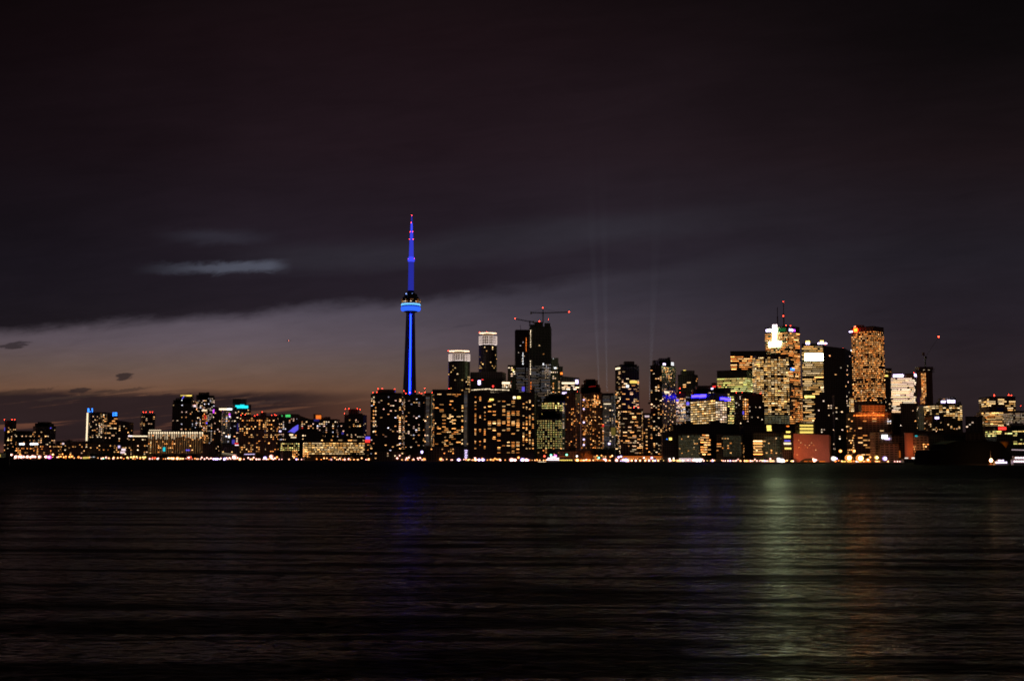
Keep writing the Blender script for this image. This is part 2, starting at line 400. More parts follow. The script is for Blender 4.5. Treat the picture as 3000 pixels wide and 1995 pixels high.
def hit_face(faces, px, py):
    r = ray(px, py); o2 = Vector((0, 0)); best = None
    for a, b_, nrm in faces:
        den = nrm.x * r.x + nrm.y * r.y
        if abs(den) < 1e-6: continue
        k = (nrm.x * a.x + nrm.y * a.y) / den
        q = Vector((r.x * k, r.y * k)); s = (q - a).dot((b_ - a).normalized()); Lf = (b_ - a).length
        miss = max(0, -s, s - Lf)
        if best is None or miss < best[0]: best = (miss, Vector((q.x, q.y, CAMZ + r.z * k)), nrm, (b_ - a).normalized())
    return best[1:]
def occluded(px, py, D):
    for q in RECS:
        if q['D'] < D - 5 and q['x0'] + 1 < px < q['x1'] - 1 and py > q['yt'] + 2: return True
    return False
def hi(px, ):    # row of the ground line at a column
    return HY + .0031 * (px - 1500) + 2
def add_windows(root, r, faces, w, out):
    D = r['D']; m = D / F
    fm, bm = w.get('f', 5) * m, w.get('b', 6) * m
    y0 = w.get('y0', r['yt'] + 6); y1 = w.get('y1', 1340)
    xm = (r['x0'] + r['x1']) / 2
    zt = P(xm, y0, D).z; zb = max(P(xm, y1, D).z, GZ + 1)
    p = w.get('p', .25) * (1 if w.get('even') else .72); ww = w.get('w', .6); wh = w.get('h', .5) * (1 if w.get('lv') else .88); pal = w.get('pal', 'warm'); run = w.get('run', 0)
    st = w.get('s', (1, 1)); cx0, cx1 = w.get('x0', -99), w.get('x1', 9999)
    if xm < 1070 and p < .4: p *= 1.3
    rows = int((zt - zb) / fm)
    S0 = 0.0
    prev = {}
    colw = [rnd.uniform(.5, 1.5) for _ in range(400)]
    for k in range(rows):
        z = zt - (k + .8) * fm; rf = 1.0 if w.get('even') else rnd.choice([.62, .9, 1.2, 1.4, 1.4, 1.5]) if w.get('p', 0) > .7 else rnd.choice([.35, .8, 1, 1, 1.3, 1.7])
        ci = 0
        for a, b_, nrm in faces:
            Lf = (b_ - a).length; tdir = (b_ - a) / Lf; nb = max(1, int(Lf / bm)); bb = Lf / nb; i = 0
            while i < nb:
                n = 1; pp = p * rf * (1 if w.get('even') else colw[(ci + i) % 400] ** .4 if w.get('p', 0) > .7 else colw[(ci + i) % 400])
                if prev.get((ci + i, k - 1)): pp = pp * 1.15
                if rnd.random() < pp:
                    prev[(ci + i, k)] = 1
                    if run:
                        while n < run and i + n < nb and rnd.random() < .82: n += 1
                    s0 = (i + (1 - ww) / 2) * bb; s1 = (i + n - (1 - ww) / 2) * bb
                    c = a + tdir * (s0 + s1) / 2 + nrm * .08
                    h_ = wh * fm * rnd.uniform(.85, 1.1)
                    pos = Vector((c.x, c.y, z)); x_, y_ = proj((c.x, c.y, z + h_ / 2))
                    if cx0 <= x_ <= cx1 and not occluded(x_, y_, D):
                        lv = STR[min(4, max(0, int(rnd.gauss(1.9, 1.1)) + w.get('boost', 0)))]
                        if w.get('lv') is not None: lv = w['lv'] * rnd.choice([.7, 1, 1.35])
                        mt = winmat(pal, rnd.randrange(len(PAL[pal])), lv)
                        out.append((pos, math.atan2(tdir.y, tdir.x), (s1 - s0) * rnd.choice([1, 1, .8]), h_, mt, nrm))
                i += n
            ci += nb
def place_windows(root, base, wins):
    wins.sort(key=lambda q: -q[2] * q[3] / max(1, q[0].y))
    for pos, rz, w_, h_, mt, nrm in wins[:100]:
        obj('window', ubox(mt), root, pos - base, rz, (w_, .3, h_))  # includes the dim panels that paint light on concrete walls
    rest = wins[100:]
    if rest:
        v, f, fm, ml, idx = [], [], [], [], {}
        for pos, rz, w_, h_, mt, nrm in rest:
            if mt.name not in idx: idx[mt.name] = len(ml); ml.append(mt)
            k = len(v); c, s = math.cos(rz), math.sin(rz)
            for x, y, z in BOXV:
                x *= w_; y *= .3; z *= h_
                v.append((pos.x - base.x + x * c - y * s, pos.y - base.y + x * s + y * c, pos.z - base.z + z))
            for q in BOXF[:5]: f.append(tuple(k + e for e in q)); fm.append(idx[mt.name])
        obj('window_field', mesh('windows', v, f, None, mats=ml, fm=fm), root, kind='stuff')
RED = emis('red_beacon_light', (1, .045, .02), 15)
REDW = emis('red_beacon_glow', (1, .10, .04), 40)
def beacon(root, base, px, py, r, zroof, size=1.0, mat=None):
    D = r['D'] + 6
    p = P(px, py, D); xs = [q[0] for q in r['fp']]
    if min(xs) > p.x or max(xs) < p.x:      # stand it over the roof edge
        p.x = min(max(p.x, min(xs) + .5), max(xs) - .5)
    z = max(p.z, zroof + .6); rr = .62 * size * D / 2400
    o = obj('beacon_light', uball(mat or RED), root, Vector((p.x, p.y, z)) - base, 0, (rr, rr, rr))
    obj('stem', ubox(STEEL), root, Vector((p.x, p.y, zroof - .3)) - base, 0, (.3, .3, max(.4, z - zroof)))
SIGNC = {'ember': (1, .022, .002), 'violet': (.013, .008, 1), 'white': (.95, .97, 1), 'blue': (.03, .22, 1), 'cyan': (.02, .75, .85), 'green': (.10, .9, .22), 'orange': (1, .22, .03),
         'red': (1, .04, .03), 'magenta': (.7, .08, 1), 'lilac': (.75, .6, 1), 'yellow': (1, .72, .15), 'cream': (1, .78, .5), 'pinkwhite': (1, .75, .8), 'deep': (.16, .12, .95), 'mint': (.86, 1, .48)}
def sign(root, base, faces, x0, y0, x1, y1, col, s, nee=False, thick=.6, name='sign', off=.5):
    a, nrm, td = hit_face(faces, (x0 + x1) / 2, (y0 + y1) / 2)
    l_, _, _ = hit_face(faces, x0, (y0 + y1) / 2); r_, _, _ = hit_face(faces, x1, (y0 + y1) / 2)
    tz = hit_face(faces, (x0 + x1) / 2, y0)[0].z; bz = hit_face(faces, (x0 + x1) / 2, y1)[0].z
    wd = min((r_ - l_).length, (x1 - x0) * a.y / F * 3)
    pos = Vector((a.x + nrm.x * off, a.y + nrm.y * off, bz))
    return obj(name, ubox(emis('%s_lit_panel_%d%s' % (col, int(s * 100), '_lamp' if nee else ''), SIGNC[col], s, nee)), root, pos - base, math.atan2(td.y, td.x), (wd, thick, tz - bz))
def build(r):
    fp = footprint(r); r['fp'] = fp; D = r['D']
    cx = sum(p[0] for p in fp) / len(fp); cy = sum(p[1] for p in fp) / len(fp)
    base = Vector((cx, cy, GZ)); root = thing(r['name'], r['label'], r['cat'], base, r['group'])
    xm = (r['x0'] + r['x1']) / 2; zt = P(xm, r['yt'], D).z
    loc = [(p[0] - cx, p[1] - cy) for p in fp]
    zs = None
    if r['slope']:                    # the roof falls by so many pixels from the left edge to the right
        xs = [p[0] for p in loc]; a, b_ = min(xs), max(xs)
        zs = [zt - GZ - r['slope'] * (p[0] - a) / (b_ - a) * D / F for p in loc]
    obj('wall', prism(loc, -1.0, zt - GZ, WALL[r['wall']], z1s=zs), root)
    faces = front_faces(fp)
    if r['parapet'] and not zs:
        pr = shrink(loc, 1.012)
        obj('parapet', prism(pr, zt - GZ - .2, zt - GZ + 1.1, ROOF), root)
    for q in r['pent']:               # x0, x1, ytop, optional sink in pixels of its foot
        a, b_, y = q[:3]; dpt = max(8, min(cy - D - 9, 30)) if r['xc'] else 8; c = P((a + b_) / 2, y, D + dpt); wdt = (b_ - a) * (D + dpt) / F
        lx = c.x - cx; dp = min(wdt, 18); z0 = zt - GZ - .5; y0_ = max(D + dpt - 4 - cy, min(p[1] for p in loc) + 4)
        foot = [(lx - wdt / 2, y0_), (lx + wdt / 2, y0_), (lx + wdt / 2, y0_ + dp), (lx - wdt / 2, y0_ + dp)]
        obj('penthouse', prism(foot, z0, c.z - GZ, WALL[r['wall']]), root)
    if r['balc']:
        fm = r['balc'] * D / F; z = GZ + 14; k = 0
        lb = shrink(loc, 1.0); xs = [p[0] for p in loc]
        wA = (max(xs) - min(xs)) * .16
        me = prism([(p[0] * (1 + 2.4 / (max(xs) - min(xs))), p[1] - .9) for p in loc], 0, .28, base_mat('balcony_concrete', (.09, .08, .075), .9), base_mat('balcony_concrete', (.09, .08, .075), .9))
        while z < zt - 6 and k < 60:
            obj('balcony_slab', me, root, (0, 0, z - GZ)); z += fm; k += 1
    wins = []
    for w in r['win']: add_windows(root, r, faces, w, wins)
    place_windows(root, base, wins)
    for q in r['signs']: sign(root, base, faces, *q)
    ptops = [(a, b_, y) for a, b_, y in [p[:3] for p in r['pent']]]
    for q in r['bea']:
        zr = zt
        if r['slope']: zr = zt - r['slope'] * D / F * max(0, min(1, (q[0] - r['x0']) / (r['x1'] - r['x0'])))
        for a, b_, y in ptops:
            if a - 1 <= q[0] <= b_ + 1: zr = max(zr, P(q[0], y, D + 8).z)
        beacon(root, base, q[0], q[1], r, zr, q[2] if len(q) > 2 else 1.0)
    if r['extra']: r['extra'](root, base, r, faces)
    return root
exec_after = []
# ------------------------------------------------------------------ the city, west to east (all columns and rows in pixels of the 3000 px photograph)
AP, OF = 'apartment tower', 'office tower'
B('apartment_tower', 'narrow dark tower with three red roof beacons at the far west end', 12, 46, 1233, 180, AP, 36, bea=[(13, 1229), (35, 1229), (43, 1229)],
  win=[dict(p=.18, y0=1245, y1=1330), dict(p=.85, x0=20, x1=32, y0=1260, y1=1298, f=8, b=9, pal='yellow', boost=1)], signs=[(13, 1252, 15, 1262, 'deep', .5)])
B('apartment_block', 'low flat-roofed block between the narrow west tower and the domed tower', 44, 84, 1263, 260, 'building', win=[dict(p=.3, y0=1268, y1=1325, f=6, b=5)])
B('domed_tower', 'broad dark tower with a rounded dark cap above two shoulders', 95, 162, 1249, 220, AP, 104, pent=[(104, 153, 1240), (112, 146, 1236, 6)],
  win=[dict(p=.22, y0=1250, y1=1325, f=6, b=6)], signs=[(147, 1252, 150, 1255, 'deep', 1)])
B('exhibition_hall', 'low hall with two long white light panels under the domed tower', 46, 118, 1297, 90, 'hall', parapet=False,
  win=[dict(p=.3, y0=1304, y1=1334, f=6, b=5, pal='orange')], signs=[(57, 1298, 72, 1303, 'white', 2.2), (88, 1298, 112, 1303, 'white', 2.2)])
B('waterfront_block', 'low brown block with amber windows behind the string of west shore lamps', 100, 165, 1304, 60, 'building', win=[dict(p=.6, y0=1305, y1=1312, pal='orange', f=5, b=5, boost=1), dict(p=.25, y0=1312, y1=1334, f=5, b=6, pal='orange')])
B('waterfront_block', 'low dark block with a pink sign between the domed tower and the light strip tower', 163, 206, 1293, 150, 'building', win=[dict(p=.13, y0=1296, y1=1335, f=6, b=6)], signs=[(182, 1297, 188, 1302, 'pinkwhite', .9)])
B('waterfront_block', 'low dark block with few lights left of the light strip tower', 204, 256, 1295, 120, 'building', win=[dict(p=.14, y0=1299, y1=1336, f=6, b=6)], slope=-4)
B('glass_tower', 'slim tower with a cream light strip on its edge and blue letters on top', 251, 305, 1208, 230, AP, 262, wall='glass',
  win=[dict(p=.22, y0=1212, y1=1288, f=5, b=5.5, x0=262), dict(p=.5, x0=280, x1=300, y0=1240, y1=1285, f=6, b=5, pal='cream', lv=1.0), dict(p=.9, x0=296, x1=303, y0=1210, y1=1270, f=3, b=6, lv=.18, pal='yellow', even=1)],
  signs=[(253, 1209, 258, 1291, 'cream', 1.3), (257, 1196, 262, 1207, 'blue', 2.6), (262, 1204, 266, 1207, 'blue', 2.6), (268, 1196, 272, 1200, 'blue', 2.6), (269, 1201, 272, 1207, 'blue', 2.6)])
B('glass_tower', 'tower with a square blue lit sign at its upper right corner', 305, 344, 1206, 260, AP, 312, wall='dark', slope=6, parapet=False, win=[dict(p=.3, y0=1222, y1=1290, f=7, b=6, run=2)],
  signs=[(330, 1208, 333, 1219, 'blue', 2.6), (335, 1208, 343, 1212, 'blue', 2.8), (335, 1214, 343, 1218, 'blue', 2.8)])
B('slope_roofed_block', 'dark block with a falling roofline right of the blue square sign', 340, 378, 1231, 210, 'building', slope=6, parapet=False, win=[dict(p=.12, y0=1245, y1=1320, f=6, b=6)])
B('podium_block', 'dark low block below the pair of blue signed towers', 256, 345, 1298, 90, 'building', win=[dict(p=.22, y0=1302, y1=1338, f=6, b=6, pal='amber')])
B('podium_block', 'low block with a pink and violet lit corner below the falling roofline', 343, 378, 1304, 70, 'building', win=[dict(p=.3, y0=1308, y1=1338, f=6, b=6)], signs=[(346, 1305, 352, 1312, 'lilac', 1.1), (356, 1314, 368, 1320, 'pinkwhite', 1.2), (353, 1322, 366, 1328, 'pinkwhite', .9)])
B('apartment_tower', 'lone dark tower with a row of four red roof beacons', 410, 453, 1213, 300, AP, 417, bea=[(420, 1207), (428, 1207), (440, 1207), (447, 1207)], win=[dict(p=.16, y0=1218, y1=1270, f=5, b=6)])
B('crown_lit_block', 'low block with one unbroken lamp line along its roof edge', 374, 434, 1276, 120, 'building', win=[dict(p=.22, y0=1284, y1=1336, f=6, b=6)], signs=[(376, 1275, 388, 1279, 'pinkwhite', 1.6), (388, 1276, 432, 1279, 'cream', 1.5)])
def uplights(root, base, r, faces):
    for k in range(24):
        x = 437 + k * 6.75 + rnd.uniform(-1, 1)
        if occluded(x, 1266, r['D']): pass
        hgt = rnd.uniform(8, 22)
        sign(root, base, faces, x - .9, 1266, x + .9, 1266 + hgt, 'cream', rnd.choice([.45, .6, .8]), False, .8, 'lit_pier', .5)  # light thrown up the piers, painted as glowing strips
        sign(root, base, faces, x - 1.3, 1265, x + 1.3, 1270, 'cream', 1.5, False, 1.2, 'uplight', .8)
B('long_apartment_slab', 'long pale slab block with a row of upward lit piers on its front', 433, 602, 1265, 140, 'building', 596, wall='pale', extra=uplights, pent=[(436, 475, 1260)],
  win=[dict(p=.2, y0=1272, y1=1332, f=6, b=6, pal='orange'), dict(p=.95, y0=1272, y1=1332, f=4, b=6.75, w=.22, h=.8, pal='amber', lv=.2, even=1), dict(p=.8, x0=436, x1=446, y0=1284, y1=1330, f=4, b=6, pal='yellow'),  # even amber grid: uplight on the wall painted as dim glow
       dict(p=.7, x0=588, x1=601, y0=1268, y1=1320, f=5, b=5, pal='orange', boost=1)], signs=[(437, 1259, 472, 1261.5, 'cream', .9), (478, 1310, 484, 1322, 'cyan', .9), (545, 1317, 556, 1320, 'deep', .9)])
B('stepped_tower', 'dark tower stepping down to the left with an orange lit crown line', 503, 563, 1182, 320, AP, 560, balc=0, pent=[(509, 562, 1172, 10), (516, 562, 1166, 10), (528, 563, 1156, 12)],
  win=[dict(p=.16, y0=1184, y1=1262, f=5, b=6, pal='mixed'), dict(p=.12, y0=1172, y1=1182, x0=518, f=5, b=6)], signs=[(529, 1157, 547, 1160, 'yellow', .8), (547, 1157, 562, 1160.5, 'yellow', 1.5), (537, 1161, 539, 1163.5, 'deep', 2), (534, 1165, 536, 1168, 'deep', 2), (532, 1171, 534, 1174, 'white', 1.5)])
B('apartment_tower', 'dim tower with a pink lit sign between the stepped and glass edged towers', 560, 578, 1180, 360, AP, win=[dict(p=.15, y0=1184, y1=1262, pal='mixed')], signs=[(564, 1186, 574, 1192, 'pinkwhite', 1.2), (563, 1185, 573, 1187, 'orange', .8)])
B('glass_edged_tower', 'tall tower with a pale glass right edge beside the stepped tower', 573, 627, 1166, 270, AP, 607, wall='dark', pent=[(576, 612, 1157, 10), (583, 606, 1150, 8), (606, 613, 1149, 9), (611, 626, 1159, 8)],
  win=[dict(p=.2, y0=1170, y1=1330, f=5, b=6, pal='mixed'), dict(p=.5, x0=608, x1=625, y0=1164, y1=1328, f=5, b=5, pal='pale', lv=.5), dict(p=.7, x0=592, x1=606, y0=1205, y1=1330, f=5, b=6, pal='orange')],
  signs=[(592, 1200, 606, 1204, 'cream', 1.3), (599, 1216, 604, 1228, 'red', .5), (604, 1237, 608, 1241, 'deep', 1.5), (601, 1285, 604, 1291, 'deep', 1.6)])
B('apartment_tower', 'dark tower with a vertical magenta sign at its left edge', 622, 650, 1194, 230, AP, 645, win=[dict(p=.13, y0=1200, y1=1300, f=6, b=5, pal='mixed')], signs=[(624, 1199, 628, 1210, 'magenta', 1.3)])
B('apartment_tower', 'tower with two wide white lit openings at its top below the skyline', 648, 692, 1193, 200, AP, 653, wall='glass', win=[dict(p=.3, y0=1205, y1=1305, f=5, b=6, pal='mixed'), dict(p=.9, y0=1206, y1=1300, f=3.4, b=5, pal='pale', lv=.05, even=1)],
  signs=[(651, 1196, 661, 1201, 'cream', 1.8), (665, 1196, 680, 1201, 'white', 2.2), (670, 1211, 675, 1216, 'magenta', 1.3), (671, 1218, 675, 1222, 'lilac', 2), (668, 1276, 674, 1282, 'white', 2)])
B('cyan_sign_tower', 'tower with a broad cyan glowing sign under a square dark cap', 683, 734, 1186, 250, OF, 689, wall='glass', pent=[(683, 719, 1169, 14)], win=[dict(p=.6, y0=1198, y1=1216, f=5, b=5, pal='amber', boost=1), dict(p=.15, y0=1216, y1=1300, f=6, b=6)],
  signs=[(690, 1187, 702, 1196, 'cyan', 1.3), (703, 1188, 727, 1196, 'cyan', 1.35), (703, 1185, 716, 1188, 'cyan', 1.1)])
B('violet_edged_tower', 'narrow tower washed by violet light with a red sign at its foot', 676, 702, 1215, 150, AP, 698, wall='glass', win=[dict(p=.2, y0=1220, y1=1300, pal='mixed')], signs=[(695, 1240, 699, 1262, 'deep', .12), (680, 1288, 688, 1300, 'deep', .35), (686, 1297, 699, 1301, 'red', .9), (691, 1303, 703, 1307, 'pinkwhite', 2.2)])
for a in [('brown tower with warm dotted windows, nearest the cyan sign of three red beaconed ones', 700, 746, 1218, [(706, 1216), (718, 1215)], []),
          ('brown tower with a square roof house, middle of the three behind the marina', 744, 781, 1219, [(745, 1218), (754, 1215), (768, 1214)], [(764, 779, 1208)]),
          ('brown tower with two paired red beacons, last of the three left of the green sign', 779, 816, 1219, [(796, 1216), (805, 1215), (809, 1216)], [])]:
    B('apartment_tower', a[0], a[1], a[2], a[3], 130, AP, a[2] - 6, wall='brown', bea=a[4], pent=a[5], win=[dict(p=.28, y0=1222, y1=1325, f=6, b=6.5, pal='amber')])
B('marina_building', 'low block with a vertical stack of yellow windows above the white marina canopy', 650, 702, 1306, 70, 'building', win=[dict(p=.25, y0=1308, y1=1330, f=6, b=6, pal='yellow'), dict(p=1, x0=667, x1=672, y0=1312, y1=1326, pal='yellow', lv=1.5)])
B('marina_building', 'low dark block with scattered windows right of the piers of light', 592, 632, 1300, 60, 'building', win=[dict(p=.15, y0=1304, y1=1336, f=6, b=7)])
B('green_sign_tower', 'bluish tower with a green lit sign at its top left', 815, 876, 1215, 260, OF, 868, wall='glass', pent=[(826, 874, 1213, 5)], win=[dict(p=.35, y0=1224, y1=1290, f=5, b=6, pal='mixed'), dict(p=.9, x0=826, x1=836, y0=1228, y1=1260, f=5, b=6, pal='pale', lv=1.2)],
  signs=[(837, 1214.5, 851, 1221.5, 'green', .75), (825, 1216, 828, 1220, 'green', .5), (809, 1262, 815, 1266, 'lilac', 2), (818, 1261, 824, 1265, 'lilac', 2.2)])
B('slanted_roof_hall', 'hall with a long dark slanting roof right of the green sign', 870, 905, 1216, 300, 'hall', slope=11, parapet=False)
def glowcube(root, base, r, faces):
    sign(root, base, faces, 925, 1216, 938, 1227, 'orange', .95, False, 6, 'glowing_cube', -4)
B('broad_block', 'broad block with an orange glowing cube on its roof', 868, 995, 1229, 240, 'building', 985, wall='dark', extra=glowcube, pent=[(919, 940, 1213), (943, 952, 1222), (953, 967, 1221)], win=[dict(p=.33, y0=1232, y1=1290, f=6, b=6.5, pal='mixed')], signs=[(920, 1228, 935, 1234, 'deep', .12), (876, 1252, 888, 1255, 'red', .5)])
B('dark_block', 'unlit black block in front of the broad block with the orange cube', 872, 945, 1264, 150, 'building', win=[dict(p=.05, y0=1268, y1=1290)], pent=[(878, 930, 1257)], wall='black')
def sail(root, base, r, faces):
    pts = [(843.5, 1266), (850, 1264), (862, 1268), (874, 1258), (874, 1243), (858, 1253)]
    vs = []
    for off in (0, .6):
        for x, y in pts:
            a, nrm, td = hit_face(faces, x, y); vs.append(a + Vector((nrm.x, nrm.y, 0)) * (.4 + off) - base)
    k = len(pts)
    f = [tuple(range(k, 2 * k)), tuple(range(k))[::-1]] + [(i, (i + 1) % k, (i + 1) % k + k, i + k) for i in range(k)]
    obj('violet_screen', mesh('violet_screen', vs, f, emis('violet_screen_light', (.13, .11, .85), .95)), root)  # floodlit canvas: the light on it is painted as violet glow
B('screen_building', 'dark building with a slanted violet lit screen on its upper face', 838, 876, 1242, 120, 'building', wall='black', extra=sail, win=[dict(p=.3, x0=845, x1=870, y0=1272, y1=1290, f=6, b=6, pal='orange')], signs=[(848, 1271, 859, 1276, 'cream', 1.2), (852, 1279, 868, 1283, 'cream', .9)])
B('slim_tower', 'slim bluish tower between the broad block and the five beacon tower', 990, 1009, 1238, 260, AP, wall='glass', bea=[(1004, 1244)], win=[dict(p=.1, y0=1245, y1=1290, pal='mixed')], signs=[(1001, 1266, 1007, 1272, 'deep', .25)])
B('five_beacon_tower', 'dark tower with a recessed top and five red beacons left of the harbour towers', 1008, 1074, 1216, 190, AP, 1064, wall='dark', balc=6, pent=[(1022, 1050, 1198, 22), (1050, 1062, 1211, 6)], bea=[(1012, 1198), (1022, 1197), (1047, 1197), (1055, 1199), (1009, 1211)],
  win=[dict(p=.08, y0=1222, y1=1270, f=5, b=6, pal='mixed'), dict(p=.5, x0=1035, x1=1060, y0=1240, y1=1256, f=5, b=6), dict(p=.3, y0=1270, y1=1292, f=6, b=6)])
B('red_sign_building', 'narrow building with a violet panel over a red sign', 1068, 1088, 1276, 100, 'building', wall='dark', win=[dict(p=.3, y0=1300, y1=1340, lv=.7, pal='orange')], signs=[(1071, 1279, 1085, 1287, 'deep', 1.1), (1070, 1287.5, 1087, 1296, 'red', 1.3)])
B('low_office', 'low office with close rows of yellow windows right of the marina', 822, 878, 1294, 50, 'office building', xc=828, wall='dark', win=[dict(p=.95, y0=1296, y1=1322, f=6, b=5.5, pal='lime', w=.5), dict(p=.8, x0=858, y0=1318, y1=1342, f=5, b=5, pal='orange', boost=1), dict(p=.8, x1=850, y0=1326, y1=1330, f=5, b=5, pal='yellow')])
B('long_office', 'long low office fully lit in gridded yellow windows on the shore', 888, 1070, 1294, 55, 'office building', xc=892, wall='brown', win=[dict(p=1.0, y0=1295, y1=1336, f=6, b=5, w=.66, h=.48, run=2, pal='yellow'), dict(p=.9, x0=888, x1=902, y0=1312, y1=1342, f=5, b=6, pal='orange', boost=1), dict(p=.4, y0=1336, y1=1346, f=5, b=6, pal='orange')])
B('podium_block', 'dark set back storeys above the long yellow office', 925, 1068, 1284, 110, 'building', win=[dict(p=.3, y0=1286, y1=1294, f=6, b=7, pal='amber', run=2)])

# harbourfront towers
B('harbour_tower', 'broad black tower with scattered windows and a tall square cap, first of the pier row', 1085, 1180, 1156, 60, AP, 1176, wall='black', balc=5, pent=[(1094, 1177, 1151, 6), (1107, 1157, 1141, 12)],
  bea=[(1093, 1150), (1104, 1149), (1108, 1139), (1120, 1138), (1156, 1140)], win=[dict(p=.21, y0=1160, y1=1340, f=5, b=7, pal='mixed', w=.7, boost=0), dict(p=.8, x0=1089, x1=1101, y0=1158, y1=1270, f=10, b=6, pal='warm'), dict(p=.6, x0=1165, x1=1175, y0=1160, y1=1306, f=6, b=9, boost=1)])
B('harbour_tower', 'black tower with a rounded roof covering the foot of the needle tower', 1179, 1246, 1160, 90, AP, 1186, wall='black', pent=[(1190, 1236, 1155)], bea=[(1183, 1145), (1189, 1152), (1201, 1150, 1.1), (1217, 1146), (1229, 1150), (1235, 1152), (1244, 1137, 1.1), (1245, 1149)],
  win=[dict(p=.24, y0=1166, y1=1312, f=5, b=7, pal='mixed', w=.65)])
B('concrete_slab_tower', 'narrow pale tower of close concrete balconies between two black towers', 1243, 1268, 1152, 75, AP, 1262, wall='pale', bea=[(1266, 1150)], balc=4, win=[dict(p=.12, y0=1175, y1=1300, f=6, b=6, boost=1), dict(p=.9, y0=1160, y1=1305, f=3.6, b=11, h=.3, pal='pale', lv=.11, even=1), dict(p=.5, x0=1262, y0=1220, y1=1300, f=6, b=4)])  # even pale rows: light on the concrete painted as dim glow
B('harbour_tower', 'broad black tower with orange windows bunched left and right, left of the pale stair shaft', 1266, 1358, 1150, 60, AP, 1272, wall='black', pent=[(1267, 1346, 1141)], bea=[(1316, 1139, .9)],
  win=[dict(p=.24, y0=1152, y1=1308, f=5, b=7, pal='amber', w=.7, run=2), dict(p=.6, x0=1348, y0=1180, y1=1305, f=5, b=7, boost=1, pal='yellow')])
B('concrete_shaft', 'tall windowless pale concrete shaft between the orange windowed tower and the wide block', 1356, 1372, 1142, 100, 'building', wall='pale', win=[dict(p=.95, y0=1146, y1=1308, f=3.5, b=14, h=.8, pal='pale', lv=.045, even=1), dict(p=.12, y0=1200, y1=1306, x0=1364, f=6, b=5)])  # no windows in the even rows: light on concrete painted as glow
def stairlight(root, base, r, faces):
    for k in range(6): sign(root, base, faces, 1361 + (k % 2), 1318 + k * 4.6, 1370 - (k % 3), 1320.6 + k * 4.6, 'lilac', 1.6, False, 1.5, 'lit_landing', .8)
B('stair_tower', 'short dark stair tower with stacked white lit landings at the quay', 1358, 1374, 1315, 15, 'building', wall='black', extra=stairlight)
B('quay_block', 'low dark quay building under the black harbour towers', 1090, 1246, 1322, 12, 'building', wall='dark', win=[dict(p=.16, y0=1324, y1=1346, f=7, b=7)])
B('quay_block', 'low quay building with orange windows below the bunched window tower', 1248, 1356, 1309, 14, 'building', wall='dark', win=[dict(p=.4, x0=1280, x1=1328, y0=1312, y1=1334, f=6, b=6, pal='orange'), dict(p=.06, y0=1312, y1=1346, f=6, b=6)])
cols = []
wl = [dict(p=.42, y0=1172, y1=1316, x0=a - 4, x1=a + 4.5, f=5, b=w_, w=.8, h=.6, pal='amber', boost=0) for a, w_ in
      [(1395, 5), (1408, 5), (1423, 5)]]
B('wide_apartment_block', 'widest black block with amber windows in upright columns', 1372, 1572, 1151, 70, 'apartment block', 1566, wall='black', pent=[(1376, 1430, 1148), (1504, 1520, 1140), (1555, 1566, 1140)],
  win=[dict(p=.5, y0=1160, y1=1320, x0=1390, x1=1428, f=5, b=13.5, w=.36, h=.65, pal='orange', boost=0), dict(p=.5, y0=1172, y1=1330, x0=1434, x1=1524, f=5, b=13.4, w=.66, h=.55, pal='amber', boost=0),
       dict(p=.42, y0=1170, y1=1325, x0=1526, x1=1566, f=5, b=9, w=.5, h=.6, pal='amber'), dict(p=.7, y0=1161, y1=1166, x0=1460, x1=1502, f=5, b=5, pal='lime')],
  signs=[(1503, 1161, 1511, 1168, 'cream', 2.2), (1515, 1161, 1525, 1168, 'yellow', 2.2), (1434, 1168, 1446, 1173, 'yellow', 1.8)])
